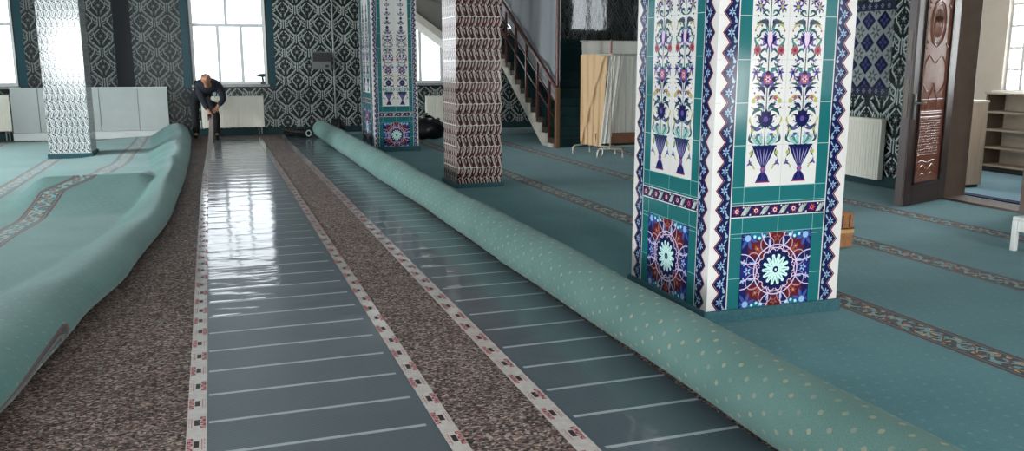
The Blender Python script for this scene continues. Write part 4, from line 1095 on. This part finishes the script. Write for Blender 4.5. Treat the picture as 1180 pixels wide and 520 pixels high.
# ------------------------------------------------------------------ the man
def skinned(name,verts,edges,radii,mat,parent,sub=2,rootv=0):
    me=bpy.data.meshes.new(name); off=Vector(parent.location)
    me.from_pydata([tuple(Vector(v)-off) for v in verts],edges,[])
    o=bpy.data.objects.new(name,me); C.objects.link(o); o.parent=parent; me.materials.append(mat)
    sk=o.modifiers.new('skin','SKIN'); sk.use_smooth_shade=True
    if not me.skin_vertices: 
        bpy.context.view_layer.objects.active=o
    lay=me.skin_vertices[0].data
    for i,r in enumerate(radii): lay[i].radius=(r,r) if not isinstance(r,tuple) else r
    lay[rootv].use_root=True
    sb=o.modifiers.new('sub','SUBSURF'); sb.levels=sub; sb.render_levels=sub
    for p in me.polygons: p.use_smooth=True
    return o
class Sk:
    def __init__(s): s.v=[];s.e=[];s.r=[]
    def a(s,p,r,par=None):
        s.v.append(Vector(p)); s.r.append(r); i=len(s.v)-1
        if par is not None: s.e.append((par,i))
        return i
man=thing('person','bald man in dark sweater and black trousers bending to lift the tape','person',(-.15,18.85,0))
J=dict(pel=(-.24,19.02,.88),hipL=(-.36,18.99,.84),hipR=(-.10,18.97,.82),kneeL=(-.355,18.9,.47),kneeR=(.055,18.72,.46),ankL=(-.355,18.95,.095),ankR=(.045,18.86,.095),
       toeL=(-.37,18.77,.05),toeR=(.05,18.68,.05),waist=(-.17,18.92,.97),chest=(-.08,18.68,1.07),upch=(-.05,18.54,1.08),neck=(-.07,18.42,1.10),
       shL=(-.25,18.60,1.04),shR=(.15,18.58,1.03),elL=(-.175,18.48,.76),elR=(.215,18.50,.80),haL=(-.075,18.34,.55),haR=(.075,18.46,.64),
       hd0=(-.09,18.34,1.155),hd1=(-.10,18.295,1.22),hd2=(-.105,18.28,1.285))
V=lambda k:Vector(J[k])
b=Sk(); p=b.a(V('pel'),.07); w=b.a(V('waist'),.075,p); c=b.a(V('chest'),.1,w); u=b.a(V('upch'),.075,c); n=b.a(V('neck'),.05,u)
h0=b.a(V('hd0'),.072,n); h1=b.a(V('hd1'),.098,h0); h2=b.a(V('hd2'),.082,h1)
fwd=Vector((-.05,-1,-.16)).normalized()     # where the face looks
nz_=b.a(V('hd1')+fwd*.112+Vector((0,0,.0)),.014,h1)
side=Vector((1,-.12,0)).normalized()
for s in (-1,1): b.a(V('hd1')+side*s*.098+Vector((0,.015,0)),.018,h1)
for s,k in ((-1,'L'),(1,'R')):
    hp=b.a(V('hip'+k)+Vector((0,.03,0)),.05,p); kn=b.a(V('knee'+k)+Vector((0,.01,0)),.045,hp); an=b.a(V('ank'+k),.04,kn); b.a(V('toe'+k),.035,an)
    sh=b.a(V('sh'+k),.058,u); el=b.a(V('el'+k),.043,sh); wr=V('el'+k).lerp(V('ha'+k),.86); wi=b.a(wr,.028,el)
    hdir=(V('ha'+k)-V('el'+k)).normalized(); pal=b.a(V('ha'+k)+hdir*.03,.034,wi)
    across=hdir.cross(fwd).normalized()
    for f in range(4):
        base=V('ha'+k)+hdir*.06+across*(-.03+.02*f); ln=(.075,.085,.08,.062)[f]
        i1=b.a(base,.0095,pal); i2=b.a(base+hdir*ln*.5+fwd*.008,.009,i1); b.a(base+hdir*ln*.8+fwd*-.02,.0075,i2)
    i1=b.a(V('ha'+k)+hdir*.02-across*.04*s+fwd*.01,.011,pal); b.a(V('ha'+k)+hdir*.06-across*.055*s+fwd*.02,.009,i1)
skinned('body',b.v,b.e,b.r,M['skin'],man)
# sweater
b=Sk(); w0=b.a(V('pel')+Vector((0,-.02,.02)),(.155,.125)); w=b.a(V('waist'),.165,w0); c=b.a(V('chest'),.19,w); u=b.a(V('upch'),.165,c); b.a(V('neck'),.075,u)
for s,k in ((-1,'L'),(1,'R')):
    sh=b.a(V('sh'+k),.1,u); el=b.a(V('el'+k),.07,sh); b.a(V('el'+k).lerp(V('ha'+k),.8),.046,el)
skinned('sweater',b.v,b.e,b.r,M['sweater'],man)
b=Sk(); pw_=b.a(V('pel').lerp(V('waist'),.9),.14); p0=b.a(V('pel')+Vector((0,0,-.03)),.16,pw_)
for s,k in ((-1,'L'),(1,'R')):
    hp=b.a(V('hip'+k)+Vector((0,0,-.03)),.125,p0); md=b.a(V('hip'+k).lerp(V('knee'+k),.4),.105,hp); kn=b.a(V('knee'+k),.082,md); b.a(V('ank'+k)+Vector((0,0,-.045)),.07,kn)
skinned('trousers',b.v,b.e,b.r,M['trouser'],man)
for k in 'LR':
    b=Sk(); a0=b.a(V('ank'+k)+Vector((0,.03,-.04)),.048); a1=b.a(V('ank'+k)+Vector((0,-.06,-.045)),.045,a0); b.a(V('toe'+k)+Vector((0,-.02,-.008)),.04,a1)
    skinned('shoe',b.v,b.e,b.r,M['shoe'],man)
# hair round the sides and back, eyes, shirt front
mb=MB(); pts=[]; cen=V('hd1')+Vector((0,.005,.015)); nu,nv=20,8
zax=(V('hd2')-V('hd0')).normalized(); xax=side; yax=zax.cross(xax).normalized()
for j in range(nv+1):
    th=.95+.9*j/nv
    for i in range(nu+1):
        a=-.35+(PI+.7)*i/nu; r=Vector((.088,.094,.09))
        q=xax*r.x*math.sin(th)*math.cos(a)+yax*r.y*math.sin(th)*math.sin(a)*(1 if yax.y>0 else -1)+zax*r.z*math.cos(th); pts.append(cen+q)
mb.add(pts,[(j*(nu+1)+i,j*(nu+1)+i+1,(j+1)*(nu+1)+i+1,(j+1)*(nu+1)+i) for j in range(nv) for i in range(nu)],0,smooth=True); mb.build('hair',M['hair'],man)
for s in (-1,1):
    e=V('hd1')+fwd*.092+side*s*.036+Vector((0,0,.03)); MB().tube([e-fwd*.012,e,e+fwd*.006],[.013,.013,.006],8).build('eye',M['eye'],man)
e=V('hd0')+fwd*.085; MB().tube([e-side*.026,e+fwd*.006,e+side*.026],[.005,.008,.005],8).build('mouth',simple('lip','#8a5448',.5,.05,20),man)
mb=MB(); q=V('chest')+Vector((.13,-.17,-.08)); mb.add([q+Vector((-.09,.0,.06)),q+Vector((.06,-.02,.07)),q+Vector((.0,.06,-.17))],[(0,1,2)]); mb.build('shirt_front',M['shirt'],man)
# tape roll in his hand
t=thing('tape_roll','dark roll of tape held in the hand of the bending man','tape roll',(-.07,18.31,.45))
a=Vector((-.11,18.31,.46)); mb=MB(); mb.tube([a,a+Vector((.07,0,0))],.06,20); mb.build('wound_tape',M['dark'],t)
mb=MB(); mb.tube([a-Vector((.003,0,0)),a+Vector((.073,0,0))],.036,16); mb.build('core',M['cream'],t)

# ------------------------------------------------------------------ finishing pieces hang from the part they belong to
def base(n): return n.rsplit('.',1)[0] if n[-3:].isdigit() else n
SUB={'front_ribs':'panel_body','top_grille':'panel_body','eye':'body','mouth':'body','core':'wound_tape','core_rim':'wound_film','dark_window':'housing','switch':'housing',
     'red_print':'tape_strip','slot':'box_body','seam':'box_body','tied_neck':'bag_body','chuck':'motor_housing','mid_rail':'handrail','shirt_front':'sweater'}
for o in list(C.objects):
    if o.parent is not None and base(o.name) in SUB:
        for q in o.parent.children:
            if base(q.name)==SUB[base(o.name)]: o.parent=q; break
GRP={'radiator':'panel radiators','printed_tape':'printed floor tapes','black_bag':'black bags on the carpet','teal_column':'teal painted columns','braided_column':'braid tiled columns','heating_film':'heating film sheets','white_cloth':'white cloths on the screen frame'}
for o in C.objects:
    if o.parent is None and base(o.name) in GRP: o['group']=GRP[base(o.name)]

# ------------------------------------------------------------------ light and camera
W=bpy.data.worlds.new('world'); S.world=W; W.use_nodes=True; bgn=W.node_tree.nodes['Background']
bgn.inputs[0].default_value=(.93,.97,1,1); bgn.inputs[1].default_value=3.2
def area(loc,rot,sx,sy,power,col=(1,1,1),portal=False):
    l=bpy.data.lights.new('window_light','AREA'); l.shape='RECTANGLE'; l.size=sx; l.size_y=sy; l.energy=power; l.color=col
    if portal: l.cycles.is_portal=True
    o=bpy.data.objects.new('window_light',l); C.objects.link(o); o.location=loc; o.rotation_euler=rot; return o
for a,b_ in bw: area(((a+b_)/2,YB+.26,2.03),(-PI/2,0,0),b_-a,1.9,0,portal=True)
area((7.0,YB+.26,2.7),(-PI/2,0,0),.8,.9,0,portal=True)
area((X2+.22,8.5,2.05),(0,PI/2,0),1.75,2.1,300)
area((XR+.03,-3.23,1.11),(0,PI/2,0),1.0,.2,22)
for h,pw_ in zip(lh,(150,130,230,580,760)): area((XL-.2,(h[0]+h[2])/2+YF,1.92),(0,-PI/2,0),1.95,1.8,pw_,(.95,.98,1))
for h in fh: area(((h[0]+h[2])/2+XL,YF-.2,1.92),(PI/2,0,0),2.0,1.95,500,(1,.99,.97))
f=994.; pitch=math.atan(189/f); yaw=math.atan(348/math.hypot(f,189))
fw=Vector((math.sin(yaw)*math.cos(pitch),math.cos(yaw)*math.cos(pitch),-math.sin(pitch))); rtv=Vector((math.cos(yaw),-math.sin(yaw),0)); up=rtv.cross(fw)
cam=bpy.data.cameras.new('camera'); co=bpy.data.objects.new('camera',cam); C.objects.link(co)
mt=Matrix((rtv,up,-fw)).transposed().to_4x4(); mt.translation=Vector((0,0,1.55)); co.matrix_world=mt
cam.sensor_width=36; cam.sensor_fit='HORIZONTAL'; cam.lens=36*f/1180; cam.clip_end=200; cam.clip_start=.05
S.camera=co
S.view_settings.view_transform='Standard'; S.view_settings.look='None'; S.view_settings.exposure=.2; S.view_settings.gamma=1
S.cycles.use_denoising=True; S.cycles.max_bounces=8; S.cycles.transparent_max_bounces=12
